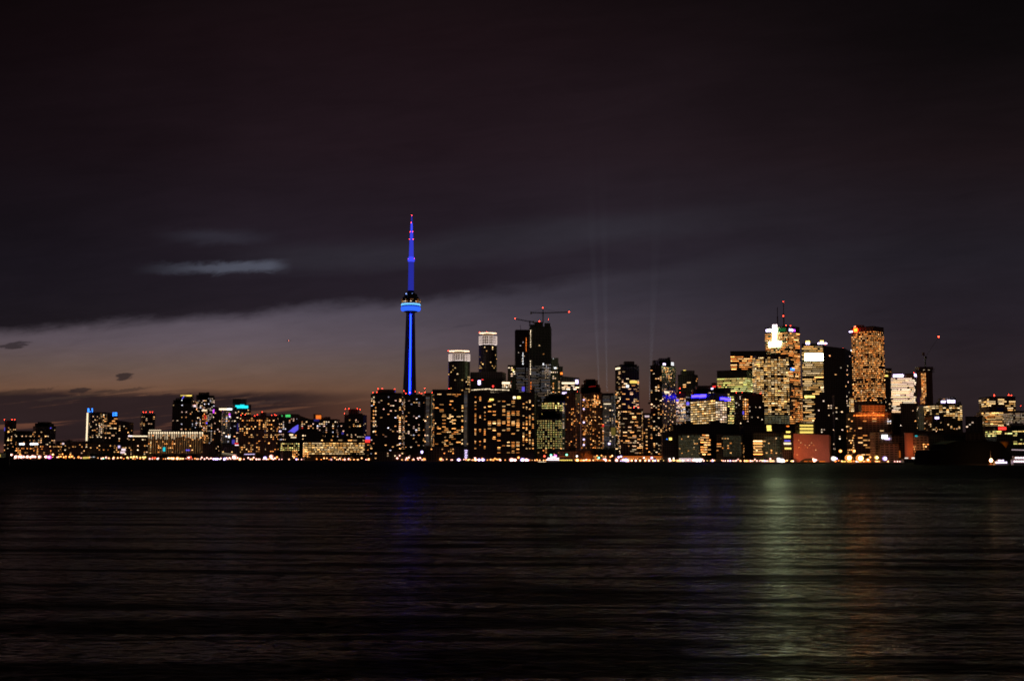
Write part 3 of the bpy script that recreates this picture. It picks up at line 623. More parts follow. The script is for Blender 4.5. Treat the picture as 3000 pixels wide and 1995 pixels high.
# round crowned pair
def crown(root, base, r, faces):
    xm, w = (r['x0'] + r['x1']) / 2, r['x1'] - r['x0']
    D = r['D'] + 20; yt = r['yt']; ct = r['crown']
    zc0 = P(xm, yt, D).z - GZ; zc1 = P(xm, ct + 9, D).z - GZ; zt = P(xm, ct, D).z - GZ
    rad = w / 2 * D / F; c = Vector((0, 0, 0))
    n = 26; seg = []
    for j in range(n):
        a = 2 * math.pi * j / n; p = Vector((math.cos(a) * rad * .97, math.sin(a) * rad * .60, 0))
        seg.append((p + Vector((0, 0, zc0)), p + Vector((0, 0, zc1)), .7 if j % 4 else 1.5))
    for kz in range(4):
        z = zc0 + (zc1 - zc0) * kz / 3
        for j in range(n):
            a, b_ = 2 * math.pi * j / n, 2 * math.pi * (j + 1) / n
            seg.append((Vector((math.cos(a) * rad * .97, math.sin(a) * rad * .60, z)), Vector((math.cos(b_) * rad * .97, math.sin(b_) * rad * .60, z)), .9 if kz == 0 else .5))
    obj('crown_screen', bars(seg, emis('crown_tube_light', (1, .78, .68), .75)), root)
    seg = []
    for j in range(n):
        a, b_ = 2 * math.pi * j / n, 2 * math.pi * (j + 1) / n
        for q in (0.,):
            seg.append((Vector((math.cos(a) * rad * .95, math.sin(a) * rad * .60, zc0)), Vector((math.cos(b_) * rad * .95, math.sin(b_) * rad * .60, zc0)), 1.0))
    obj('lower_ring', bars(seg, emis('crown_base_light', (1, .82, .78), 1.3)), root)
    seg = []
    for j in range(n):
        a, b_ = 2 * math.pi * j / n, 2 * math.pi * (j + 1) / n
        seg.append((Vector((math.cos(a) * rad * .90, math.sin(a) * rad * .55, zt)), Vector((math.cos(b_) * rad * .90, math.sin(b_) * rad * .55, zt)), 1.5))
    obj('upper_ring', bars(seg, emis('crown_ring_light', (1, .66, .42), 2.6)), root)
    lt = [(rad * .55, zc0 - .5), (rad * .55, zt - 2), (rad * .5, zt - 1)]
    o = obj('inner_drum', lathe(lt, WALL['grey'], 20), root); o.scale = (1, .6, 1)
    seg = [(Vector((math.cos(k) * rad * .5, math.sin(k) * rad * .33, zt - 3)), Vector((math.cos(k) * rad * .9, math.sin(k) * rad * .55, zt)), .5) for k in [2 * math.pi * j / 12 for j in range(12)]]
    obj('ring_brace', bars(seg, emis('crown_brace_light', (1, .6, .28), .5)), root)
for a in [('round tower with a lit crown ring, lower and left of the crowned pair', 1311, 1375, 1057, 1029, [(1312, 1028, 1.1)], 300, [dict(p=.13, y0=1062, y1=1150, f=6, b=6, pal='yellow'), dict(p=.8, x0=1366, y0=1100, y1=1150, f=7, b=5, pal='yellow', lv=.9)]),
          ('round tower with a lit crown ring, taller and right of the crowned pair', 1401, 1455, 1010, 977, [(1405, 974, 1.1), (1427, 973, 1.2), (1451, 976, .9)], 420, [dict(p=.17, y0=1014, y1=1090, f=5.5, b=5, pal='yellow')])]:
    B('crowned_round_tower', a[0], a[1], a[2], a[3], a[6], 'apartment tower', None, 'round', 'dark', a[7], bea=a[5], extra=crown, parapet=False, group=None); RECS[-1]['crown'] = a[4]
B('hotel_block', 'flat topped grey box building behind the crowned pair', 1377, 1482, 1089, 380, 'building', 1470, wall='grey', parapet=False)
B('arena_office', 'black building with a violet white sign and red lights below the grey box', 1380, 1472, 1111, 340, OF, wall='black', win=[dict(p=.12, y0=1113, y1=1140, f=8, b=9, pal='cream'), dict(p=.5, x0=1435, x1=1470, y0=1111, y1=1114, f=4, b=9, pal='yellow')],
  signs=[(1400, 1114, 1408, 1127, 'lilac', 3), (1381, 1112, 1386, 1115, 'red', 2), (1411, 1111, 1416, 1113, 'red', 2), (1442, 1129, 1447, 1134, 'red', 2.5)])
B('lit_box', 'small box of white lit floors beside the building under construction', 1470, 1498, 1117, 330, 'building', wall='grey', win=[dict(p=.7, y0=1126, y1=1137, f=5, b=5, pal='cream', boost=1)], signs=[(1471, 1119, 1494, 1125, 'cream', 1.7)], bea=[(1500, 1137, 1.2)])
def strips(root, base, r, faces):
    for k in range(26):
        x = 1381 + k * 4.3; y = 1143 - 3.2 * math.sin(k / 25 * 2.6) + (2 if k > 12 else 0)
        sign(root, base, faces, x, y - 1.6, x + 3.4, y + .6, 'cream', rnd.choice([.9, 1.4, 2]), False, 1, 'roof_light', 1)
    for k in range(10): sign(root, base, faces, 1437 + k * 4, 1149 + k * .15, 1440 + k * 4, 1151 + k * .1, 'cream', rnd.choice([.8, 1.4]), False, 1, 'roof_light', 1)
B('arena_roof', 'low curved roof edged with a wavy white light strip', 1378, 1500, 1140, 220, 'hall', wall='black', extra=strips, parapet=False)
# construction pair
def skeleton(root, base, r, faces):
    D = r['D']; m = D / F
    xs = [p[0] - base.x for p in r['fp']]; ys = [p[1] - base.y for p in r['fp']]
    xa, xb, ya, yb = min(xs), max(xs), min(ys), max(ys)
    sk = r['sk']; seg = []
    me = mesh('slab', [(x, y, z) for z in (0, .35) for x, y in ((xa - 1.6, ya - 1.2), (xb + 1.6, ya - 1.2), (xb + 1.6, yb), (xa - 1.6, yb))],
              [(3, 2, 1, 0), (4, 5, 6, 7), (0, 1, 5, 4), (1, 2, 6, 5), (2, 3, 7, 6), (3, 0, 4, 7)], base_mat('bare_concrete_slab', (.16, .14, .13), .9))
    z = P(r['x0'], sk[1], D).z - GZ; zt = P(r['x0'], sk[0], D).z - GZ; k = 0
    z0 = z
    while z < zt and k < 80:
        obj('floor_slab', me, root, (0, 0, z)); z += 4.6 * m; k += 1
    for j in range(int((xb - xa) / 6) + 1):
        x = xa - 1 + j * 6.2
        if x < xb + 1.2: seg.append((Vector((x, ya - 1, z0)), Vector((x, ya - 1, zt)), .45))
    obj('column_grid', bars(seg, base_mat('bare_concrete_column', (.14, .12, .11), .9)), root)
    for y0, y1, x, c in r['hoist']:
        y = y0
        while y < y1:
            sign(root, base, faces, x - .9, y, x + .9, y + 2.1, c, rnd.choice([1.2, 2, 3]), False, .8, 'hoist_light', 2.2); y += 4.7
B('tower_under_construction', 'unfinished left tower of bare floors beside the taller unfinished one', 1510, 1549, 966, 420, 'construction tower', wall='black', pent=[], extra=skeleton, parapet=False,
  win=[dict(p=.1, y0=1010, y1=1075, f=5, b=5, pal='pale', lv=.5), dict(p=.88, y0=1076, y1=1150, f=4.6, b=9, h=.35, pal='pale', lv=.09, even=1, run=3), dict(p=.05, y0=975, y1=1010, pal='pale', lv=.7)], signs=[(1529, 1133, 1537, 1146, 'deep', .7), (1523, 1012, 1526, 1014, 'white', 1)])  # even pale ribbons: work light on bare slabs painted as glow
RECS[-1]['sk'] = (968, 1078); RECS[-1]['hoist'] = [(990, 1028, 1541.5, 'orange'), (1033, 1066, 1532, 'white')]
B('tower_under_construction', 'unfinished right tower with a lit hoist shaft and a crane above its core', 1552, 1614, 956, 400, 'construction tower', wall='black', extra=skeleton, parapet=False, pent=[(1553, 1570, 951, 5), (1566, 1591, 944, 12), (1595, 1612, 947, 9)], bea=[(1580, 941, 1.4), (1607, 936, .8)],
  win=[dict(p=.85, x0=1588, y0=1066, y1=1100, f=4.6, b=5, pal='pale', lv=.5), dict(p=.88, y0=1070, y1=1190, f=4.6, b=9, h=.35, pal='pale', lv=.10, even=1, run=3), dict(p=.4, x0=1594, y0=1072, y1=1180, f=4.6, b=6, pal='cream', lv=.3), dict(p=.02, y0=970, y1=1070)], signs=[(1590, 1064, 1593, 1070, 'white', 1.5)])  # even pale ribbons again paint work light on the slabs
RECS[-1]['sk'] = (960, 1068); RECS[-1]['hoist'] = [(968, 1016, 1554.5, 'orange'), (1057, 1096, 1554, 'orange'), (1120, 1152, 1555.5, 'orange')]; RECS[-1]['hoist'][0] = (968, 1016, 1554.5, 'cream'); RECS[-1]['hoist'][1] = (1057, 1096, 1554, 'cream'); RECS[-1]['hoist'][2] = (1120, 1152, 1555.5, 'orange')
B('slim_tower', 'slim dark tower close left of the unfinished pair', 1487, 1511, 1071, 470, AP, wall='dark', win=[dict(p=.18, y0=1074, y1=1140, f=6, b=6, pal='cream', boost=1)], signs=[(1500, 1082, 1505, 1086, 'yellow', 1.6), (1503, 1087, 1508, 1091, 'cream', 1.8)])
B('stepped_office', 'stepped tower with warm windows right of the unfinished pair', 1612, 1636, 1050, 450, OF, wall='grey', win=[dict(p=.3, y0=1075, y1=1160, f=6, b=5, pal='cream'), dict(p=.7, x0=1618, x1=1628, y0=1115, y1=1150, f=5, b=5, pal='orange', boost=1)], signs=[(1623, 1076, 1630, 1080, 'white', 1.8), (1620, 1050, 1622, 1052, 'white', 1)])
B('slim_tower', 'slim tower with a thin mast and one orange lamp right of the stepped office', 1634, 1649, 1075, 430, OF, wall='dark', win=[dict(p=.2, y0=1080, y1=1150)], pent=[(1635, 1638, 1066)], signs=[(1642, 1091, 1648, 1097, 'orange', 2.2)])
B('slant_roof_office', 'office with a slanting unlit top floor and a violet sign on its corner', 1645, 1698, 1102, 330, OF, wall='grey', slope=5, parapet=False, win=[dict(p=.7, y0=1127, y1=1142, f=5, b=6, pal='cream', boost=1, run=2)],
  signs=[(1686, 1113, 1694, 1124, 'lilac', 3), (1646, 1120, 1684, 1125, 'cream', 1.6), (1647, 1149, 1660, 1154, 'lilac', 2)])
B('arch_topped_office', 'office with an arched black top showing one band of lime windows', 1588, 1662, 1174, 180, OF, 1650, 'bow', 'green', pent=[(1592, 1661, 1166, 10), (1598, 1660, 1159, 8), (1606, 1658, 1155, 6)],
  win=[dict(p=.85, x1=1650, y0=1178, y1=1205, f=6.5, b=4, pal='lime', even=1), dict(p=.6, x0=1648, y0=1165, y1=1320, f=5, b=5, pal='cream', lv=.6, run=2)], parapet=False)
B('round_topped_office', 'green lit office with a wide black rounded top below the arched one', 1574, 1648, 1226, 110, OF, None, 'bow', 'green', pent=[(1575, 1645, 1212, 14), (1579, 1640, 1204, 8), (1588, 1628, 1199, 6)],
  win=[dict(p=.78, y0=1229, y1=1316, f=6.5, b=4.2, w=.55, h=.4, pal='lime', even=1, lv=.55), dict(p=.35, y0=1310, y1=1332, f=6, b=5, pal='orange')], parapet=False, signs=[(1582, 1212, 1589, 1214, 'yellow', .7)])
B('brown_round_tower', 'brown rounded concrete tower with a column of amber windows', 1656, 1700, 1152, 100, AP, 1686, 'box', 'brown', win=[dict(p=.14, y0=1160, y1=1315, f=5, b=6, pal='orange'), dict(p=.5, x0=1674, x1=1682, y0=1180, y1=1260, f=5, b=5, pal='orange')], pent=[(1668, 1692, 1148)], bea=[(1692, 1199, .8)])
B('capped_tower', 'brown tower with a wide black brim and cap beside the pale glass block', 1703, 1764, 1150, 90, AP, 1735, 'box', 'brown', pent=[(1700, 1760, 1136, 16), (1703, 1757, 1127, 6), (1710, 1751, 1114, 15), (1716, 1744, 1111, 4)],
  win=[dict(p=.3, y0=1158, y1=1318, f=5, b=6, pal='orange'), dict(p=.7, x0=1742, x1=1757, y0=1156, y1=1190, f=5, b=5, pal='amber', boost=1)], signs=[(1709, 1169, 1713, 1173, 'lilac', 1.5), (1709, 1196, 1713, 1200, 'lilac', 1.7), (1709, 1235, 1713, 1239, 'lilac', 2.5), (1709, 1285, 1713, 1289, 'lilac', 2.2), (1709, 1301, 1713, 1305, 'lilac', 2.2), (1704, 1132, 1755, 1133.5, 'red', .25)])
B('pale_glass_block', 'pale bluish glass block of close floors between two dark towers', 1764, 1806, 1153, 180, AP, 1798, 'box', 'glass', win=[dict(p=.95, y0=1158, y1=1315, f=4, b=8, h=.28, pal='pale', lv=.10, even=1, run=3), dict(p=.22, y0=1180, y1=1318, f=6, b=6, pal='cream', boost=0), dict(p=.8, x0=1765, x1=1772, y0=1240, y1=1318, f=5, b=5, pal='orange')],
  signs=[(1769, 1182, 1790, 1184.5, 'cream', 1.3), (1793, 1252, 1802, 1275, 'yellow', .12), (1782, 1297, 1788, 1302, 'lilac', 2.5), (1764, 1243, 1770, 1250, 'red', .7)])
B('square_capped_tower', 'tall dark balcony tower with a centred square cap', 1803, 1873, 1072, 130, AP, 1822, 'box', 'dark', balc=5, pent=[(1816, 1866, 1068, 5), (1828, 1858, 1059, 12)], win=[dict(p=.2, y0=1076, y1=1320, f=5, b=6.5, w=.7, pal='warm', run=2)], signs=[(1845, 1115, 1866, 1123, 'yellow', 1.1), (1834, 1128, 1842, 1135, 'white', 1.6), (1804, 1077, 1817, 1082, 'cream', 1.6)])
B('mid_tower', 'mid height tower with warm windows in front of the square capped tower', 1812, 1885, 1199, 70, AP, 1818, 'box', 'dark', bea=[(1857, 1194, 1.1), (1870, 1193, 1.2), (1880, 1206, 1)], win=[dict(p=.27, y0=1203, y1=1335, f=5, b=6.5, w=.7, pal='warm', run=2)])
B('mid_tower', 'stepped lower wing joining the two tall balcony towers', 1884, 1912, 1212, 66, AP, None, 'box', 'dark', win=[dict(p=.35, y0=1215, y1=1335, f=5, b=6.5, w=.7, pal='amber')], signs=[(1889, 1217, 1902, 1222, 'pinkwhite', .7)])
B('notched_tower', 'tallest dark balcony tower with a notched cap and a violet white lamp', 1906, 1981, 1071, 120, AP, 1940, 'box', 'dark', balc=5, pent=[(1913, 1965, 1056, 16), (1930, 1960, 1050, 6), (1955, 1963, 1047, 4)], win=[dict(p=.25, y0=1076, y1=1335, f=5, b=6.5, w=.7, pal='warm'), dict(p=.6, x0=1943, x1=1960, y0=1074, y1=1090, f=5, b=6, pal='orange', boost=1)],
  signs=[(1942, 1064, 1949, 1070, 'lilac', 2.6), (1966, 1062, 1973, 1065, 'white', 1.5), (1965, 1067, 1973, 1070, 'white', 1.5), (1946, 1146, 1960, 1152, 'cream', 1.3)])
B('old_stepped_tower', 'dim old stepped stone tower with one yellow lamp far behind the notched tower', 1987, 2046, 1098, 600, OF, 2032, 'box', 'grey', pent=[(1996, 2034, 1086, 14)], win=[dict(p=.13, y0=1105, y1=1150, f=6, b=6, pal='amber', run=2)], signs=[(2002, 1084, 2009, 1090, 'yellow', 1.6)])
B('pink_lit_block', 'pinkish lit block with orange roof lamps and blue corner lights', 1975, 2028, 1150, 260, 'building', 2010, 'box', 'glass', bea=[(1961, 1157), (1972, 1140), (1978, 1155), (1992, 1138, 1.2), (1992, 1154), (2001, 1155), (2012, 1150)],
  win=[dict(p=.75, x1=2010, y0=1165, y1=1245, f=5, b=6, pal='mixed', run=3), dict(p=.5, y0=1160, y1=1245, f=6, b=6, pal='pale', lv=.3)], signs=[(1982, 1169, 1988, 1176, 'deep', 1.2), (2011, 1178, 2018, 1186, 'deep', 1.4)])
B('violet_sign_office', 'wide office of gridded yellow windows with two long violet signs', 2024, 2162, 1152, 200, OF, 2097, 'box', 'black', pent=[(2030, 2120, 1140, 14), (2040, 2090, 1130, 11), (2085, 2100, 1122, 9), (2095, 2140, 1136, 16)],
  win=[dict(p=.93, x1=2096, y0=1170, y1=1245, f=7, b=12.5, w=.84, h=.5, pal='yellow', even=1, boost=0), dict(p=.9, x0=2098, x1=2130, y0=1175, y1=1245, f=7, b=7.5, w=.8, h=.6, pal='cream', even=1), dict(p=.85, x0=2131, x1=2160, y0=1150, y1=1245, f=7, b=7, w=.8, pal='lime'), dict(p=.5, y0=1140, y1=1153, x1=2090, f=6, b=8, pal='cream')],
  signs=[(2027, 1157, 2048, 1164, 'violet', 26), (2049, 1155, 2069, 1164, 'violet', 26), (2110, 1164, 2124, 1171, 'violet', 26), (2123, 1166, 2138, 1173, 'violet', 26), (2087, 1130, 2099, 1135, 'red', 1.1), (2084, 1136, 2090, 1141, 'lilac', 2.2), (2103, 1130, 2112, 1134, 'red', .7)])
B('lime_lit_office', 'office with lime yellow window rows under a black top', 2102, 2220, 1085, 330, OF, 2190, 'box', 'green', win=[dict(p=.85, y0=1105, y1=1150, f=6, b=6, w=.8, pal='lime', run=4, even=1), dict(p=.12, y0=1092, y1=1105, f=6, b=6, pal='lime')], parapet=True)
B('orange_lit_office', 'flat black topped office with broken rows of orange windows', 2142, 2262, 1029, 430, OF, 2250, 'box', 'black', win=[dict(p=.62, y0=1041, y1=1105, f=6, b=6, w=.85, pal='orange', run=3, boost=1)])
B('black_tower', 'black tower with few windows and three red roof lights right of the violet signs', 2152, 2236, 1152, 180, AP, 2176, 'box', 'black', bea=[(2152, 1150), (2174, 1150), (2228, 1152, 1.2)], win=[dict(p=.14, y0=1158, y1=1250, f=6, b=7, pal='cream'), dict(p=.7, x0=2176, x1=2194, y0=1166, y1=1235, f=7, b=7, pal='orange')], signs=[(2175, 1204, 2179, 1214, 'deep', .8)])
# financial core
B('bowed_office', 'huge bow fronted office fully lit in curving cream window rows', 2222, 2318, 1040, 260, OF, None, 'bow', 'dark', win=[dict(p=.95, y0=1044, y1=1216, f=6.1, b=5, w=.85, h=.46, pal='yellow', run=5), dict(p=.95, y0=1216, y1=1244, f=5, b=6, w=.9, pal='glow', lv=.16, even=1)], pent=[], parapet=True)
def antennas(root, base, r, faces):
    dm = base_mat('sign_dark_mark', (.02, .02, .02), .8)
    for yy_ in (1005, 1010):
        for xa_, xb_ in ((2256, 2262), (2267, 2275), (2280, 2285)):
            o = sign(root, base, faces, xa_, yy_, xb_, yy_ + 1.3, 'white', 1, False, .4, 'sign_mark', 1.5); o.data = ubox(dm)
    for px, yt in ((2286, 895), (2304, 880)):
        a = P(px, yt, r['D'] + 18); z0 = P(px, 955, r['D'] + 18).z - GZ - 1
        obj('antenna', bars([(Vector((a.x - base.x, 12, z0)), Vector((a.x - base.x, 12, a.z - GZ)), 1.1), (Vector((a.x - base.x, 12, z0)), Vector((a.x - base.x, 12, z0 + (a.z - GZ - z0) * .55)), 2.0)], STEEL), root)
        if px == 2304:
            for y, s in ((878.5, .9), (921, 1.5)):
                p = P(px, y, r['D'] + 16); rr = .6 * s
                obj('beacon_light', uball(RED), root, Vector((p.x, base.y + 12 - 1.2, p.z)) - base, 0, (rr * 1.3, rr * 1.3, rr))
B('bank_tower', 'tallest office tower with a blazing white cross shaped sign and twin masts', 2244, 2346, 956, 560, OF, 2311, 'box', 'grey', bea=[(2303, 953, 1.4), (2316, 954.5, 1.2)], extra=antennas, L2=60,
  win=[dict(p=.8, x0=2312, y0=972, y1=1165, f=6, b=6, w=.85, h=.5, pal='orange', run=4), dict(p=.72, x1=2311, y0=972, y1=1050, f=6, b=6, w=.85, h=.5, pal='amber', run=3), dict(p=.85, x0=2290, y0=1150, y1=1245, f=5.2, b=6, w=.85, h=.45, pal='orange', run=4)],
  signs=[(2245, 965, 2262, 971, 'lilac', 7), (2265, 963, 2277, 971, 'mint', 330, True), (2266, 971, 2274, 1000, 'mint', 400, True), (2253, 1001.5, 2287, 1014.5, 'mint', 300, True), (2264, 952, 2276, 960, 'pinkwhite', 10), (2280, 962, 2302, 971, 'green', .12), (2312, 964, 2322, 970, 'lilac', 7), (2321, 965, 2329, 971, 'magenta', 2.5), (2316, 1079, 2326, 1085, 'blue', 3)])
def marks(root, base, r, faces):
    dm = base_mat('sign_dark_mark', (.02, .02, .02), .8)
    for x0, y0, x1, y1 in ((2389, 1043, 2391, 1045), (2395, 1043, 2398, 1045), (2403, 1042, 2404, 1053), (2396, 1049, 2404, 1050.2)):
        o = sign(root, base, faces, x0, y0, x1, y1, 'white', 1, False, .4, 'sign_mark', 1.5); o.data = ubox(dm)
B('white_sign_tower', 'cream lit tower with a large white panel sign and two yellow roof lamps', 2352, 2420, 1008, 480, OF, 2416, 'box', 'dark', L2=50, extra=marks,
  win=[dict(p=.95, y0=1012, y1=1150, f=6, b=5.5, w=.85, h=.45, pal='yellow', run=5), dict(p=.8, y0=1150, y1=1250, x1=2392, f=6, b=6, w=.88, pal='yellow', run=4)],
  signs=[(2367, 1036, 2416, 1056, 'mint', 40, True), (2361, 999, 2372, 1005, 'yellow', 5), (2361, 1005, 2372, 1009, 'lilac', 5), (2403, 998, 2412, 1004, 'yellow', 5), (2404, 1004, 2414, 1008, 'lilac', 5), (2357, 1159, 2388, 1165, 'yellow', 2.3)], bea=[(2418, 1012, 1.6)])
B('slab_office', 'narrow slab of amber windows wedged between the bow front and the white sign tower', 2310, 2352, 1130, 380, OF, 2330, 'box', 'brown', win=[dict(p=.75, y0=1134, y1=1245, f=6, b=5, w=.85, pal='orange', run=3)])
B('black_monolith', 'tall black tower with almost no lights and a gently falling roofline', 2414, 2496, 1011, 460, OF, 2478, 'box', 'black', slope=14, parapet=False, bea=[(2470, 1022, 1.4)],
  win=[dict(p=.035, y0=1030, y1=1330, f=7, b=7, pal='mixed', boost=1), dict(p=.10, x0=2430, y0=1060, y1=1330, f=6.5, b=7, pal='cream', boost=0)])
B('black_block', 'black block standing before the white sign tower with a flat top', 2389, 2446, 1157, 330, OF, 2440, 'box', 'black', win=[dict(p=.09, y0=1170, y1=1330, f=7, b=7, pal='cream')])
B('orange_grid_tower', 'tall tower with orange gridded windows and a red glowing corner lamp', 2498, 2594, 957, 470, OF, 2562, 'box', 'brown', L2=60, bea=[(2498, 960, 1.3), (2552, 957, 1.3)],
  win=[dict(p=.95, y0=968, y1=1180, f=6.1, b=5, w=.72, h=.45, pal='orange', run=1, boost=0), dict(p=.1, y0=1140, y1=1180)], pent=[(2505, 2530, 953)], signs=[(2502, 962, 2512, 972, 'ember', 42, True), (2488, 970, 2498, 974, 'lilac', 3.5)])
B('grey_shoulder_tower', 'grey tower with scattered lamps behind the orange gridded tower', 2574, 2616, 1080, 540, OF, 2580, 'box', 'grey', win=[dict(p=.16, y0=1084, y1=1260, f=6, b=6, pal='cream'), dict(p=.7, y0=1086, y1=1092, pal='amber', f=5, b=7)], signs=[(2592, 1099, 2601, 1103, 'yellow', 1.6)])
B('dim_sliver_tower', 'dim sliver of a tower between the black monolith and the orange grid', 2486, 2500, 1030, 560, OF, None, 'box', 'dark', win=[dict(p=.12, y0=1040, y1=1150, pal='pale')], signs=[(2492, 1025, 2499, 1029, 'white', 1.8)])
def roofglow(root, base, r, faces):
    for k in range(20): sign(root, base, faces, 2503 + k * 4.4, 1216 - k * .05, 2505.4 + k * 4.4, 1218.4 - k * .05, 'orange', rnd.choice([1.6, 2.6, 3.4]), False, 1.2, 'cornice_lamp', 1)
B('hotel_with_lamp_cornice', 'broad brown hotel with a dotted orange cornice and floodlit red roof', 2497, 2612, 1208, 250, 'hotel', 2506, 'box', 'brown', extra=roofglow, pent=[(2522, 2590, 1187, 22)],
  win=[dict(p=.22, y0=1222, y1=1335, f=7, b=7, w=.8, pal='amber', run=2, boost=0)])
B('lit_stair_edge', 'slim shaft with a ladder of yellow windows beside the black monolith', 2493, 2504, 1163, 240, 'building', None, 'box', 'brown', win=[dict(p=.97, y0=1166, y1=1320, f=5, b=8, w=.8, pal='yellow', even=1)])
B('blazing_white_office', 'blazing white office with violet signs on its roof line', 2613, 2692, 1096, 420, OF, 2680, 'box', 'pale', win=[dict(p=.98, x1=2682, y0=1106, y1=1212, f=5.4, b=6, w=.98, h=.6, pal='cream', run=8, lv=1.3, even=1)],
  signs=[(2617, 1097, 2646, 1104, 'lilac', 5), (2675, 1096, 2691, 1103, 'lilac', 4.5)], bea=[(2677, 1092, .9)])
B('dark_front_tower', 'dark tower covering the lower right of the blazing white office', 2640, 2692, 1183, 320, OF, 2686, 'box', 'black', win=[dict(p=.06, y0=1190, y1=1265)], pent=[(2650, 2684, 1182)])
B('dark_front_tower', 'short dark tower with white lamps below the blazing white office', 2606, 2646, 1215, 300, OF, 2612, 'box', 'black', win=[dict(p=.2, y0=1218, y1=1260, f=6, b=8, pal='pale', boost=1)])
B('tower_under_construction', 'dark tower with one bright orange hoist column below a raised crane', 2688, 2735, 1081, 380, 'construction tower', 2716, 'box', 'brown', parapet=False, pent=[(2690, 2731, 1075)], extra=skeleton,
  win=[dict(p=.95, x0=2698, x1=2712, y0=1092, y1=1186, f=4.3, b=7, w=.8, h=.5, pal='orange', even=1, boost=0), dict(p=.9, x0=2686, x1=2712, y0=1187, y1=1262, f=4, b=4, w=.5, pal='glow', lv=.09, even=1), dict(p=.9, x0=2708, x1=2713, y0=1188, y1=1244, f=5, b=5, pal='glow', lv=.5)], signs=[(2706, 1083, 2709, 1085, 'cream', .7), (2719, 1083, 2722, 1085, 'cream', .7)])
RECS[-1]['sk'] = (1080, 1090); RECS[-1]['hoist'] = []
B('domed_office', 'round shouldered office with two violet white signs near the east end', 2738, 2828, 1183, 350, OF, None, 'bow', 'green', pent=[(2752, 2812, 1177, 8), (2758, 2800, 1167, 12), (2780, 2798, 1163, 5)], parapet=False,
  win=[dict(p=.75, y0=1186, y1=1234, f=5.6, b=6, w=.85, pal='yellow', run=3), dict(p=.5, x0=2775, x1=2815, y0=1250, y1=1262, f=6, b=6, pal='yellow', run=2), dict(p=.1, y0=1240, y1=1275, f=6, b=6), dict(p=.9, x0=2762, x1=2792, y0=1167, y1=1170, f=3, b=5, pal='amber')], signs=[(2757, 1174, 2770, 1180, 'lilac', 3), (2775, 1172, 2797, 1180, 'lilac', 4)])
B('dark_front_tower', 'low dark rounded block with one violet white lamp before the domed office', 2736, 2770, 1218, 250, OF, None, 'bow', 'black', win=[dict(p=.12, y0=1230, y1=1270)], signs=[(2739, 1221, 2751, 1227, 'lilac', 3)])
B('dim_block', 'dim low block between the domed office and the ship shaped office', 2830, 2888, 1222, 320, 'building', 2880, 'box', 'dark', win=[dict(p=.12, y0=1228, y1=1285, f=6, b=7, pal='pale')])
B('dim_block', 'dim brown low block below the ship shaped office', 2886, 2945, 1250, 220, 'building', 2936, 'box', 'brown', win=[dict(p=.14, y0=1256, y1=1290, f=6, b=7, pal='cream')])
def prow(root, base, r, faces):
    D = r['D']
    for i, (x0, x1, y0, y1) in enumerate(((2882, 2978, 1206, 1215), (2876, 2976, 1215, 1224), (2872, 2974, 1224, 1231), (2880, 2970, 1231, 1238), (2887, 2962, 1238, 1247))):
        a, b_ = P(x0, y0, D - 6), P(x1, y0, D - 6); z1, z0 = a.z, P(x0, y1, D).z
        w = b_.x - a.x; foot = [(a.x - base.x, D + 2 - base.y), (a.x + w * .15 - base.x, D - 8 - base.y), (b_.x - base.x, D - 8 - base.y), (b_.x - base.x, D + 22 - base.y), (a.x - base.x, D + 22 - base.y)]
        obj('jutting_floor', prism(foot, z0 - GZ + .1, z1 - GZ - .1, WALL['brown'], WALL['brown']), root)
        fc = [(Vector((foot[k][0] + base.x, foot[k][1] + base.y)), Vector((foot[k + 1][0] + base.x, foot[k + 1][1] + base.y)), Vector((-.3, -1)).normalized() if k == 0 else Vector((0, -1))) for k in (0, 1)]
        rr = dict(r); rr['D'] = D - 8; wl = []
        add_windows(root, rr, fc, dict(p=.85, y0=y0 + 1, y1=y1 + 3, f=4.6, b=5.5, w=.85, h=.5, pal='amber' if i % 2 else 'yellow', run=4, boost=0, even=1), wl)
        place_windows(root, base, wl[:18])
B('ship_shaped_office', 'office jutting out to the left like a ship bow with red roof lights', 2900, 2978, 1164, 420, OF, None, 'box', 'brown', extra=prow, bea=[(2913, 1158, 1.6), (2955, 1157, 1.4), (2963, 1158, 1.2)],
  win=[dict(p=.7, y0=1167, y1=1192, f=6, b=6, w=.85, pal='yellow', run=3), dict(p=.7, x0=2942, y0=1192, y1=1206, f=6, b=6, pal='yellow', run=3)], signs=[(2920, 1194, 2940, 1205, 'deep', .004)])
B('pink_wall_office', 'pinkish lit office cut by the east edge of the view', 2970, 3040, 1206, 300, OF, None, 'box', 'pale', bea=[(2990, 1189, .7)], win=[dict(p=.85, y0=1209, y1=1240, f=5, b=5, pal='cream', lv=.3, run=3), dict(p=.4, y0=1238, y1=1255, f=6, b=6, pal='cream')])
B('arch_roofed_terminal', 'lime windowed building under a black arched roof with a red sign at the east edge', 2931, 3060, 1258, 170, 'building', None, 'bow', 'green', parapet=False, pent=[(2945, 3050, 1251, 8), (2958, 3040, 1246, 6)],
  win=[dict(p=.8, y0=1260, y1=1284, f=6, b=6, w=.85, pal='lime', run=3, boost=1), dict(p=.8, x0=2970, y0=1284, y1=1305, f=6, b=6, w=.85, pal='lime', run=2)], signs=[(2925, 1251, 2948, 1259, 'red', 1.8)])

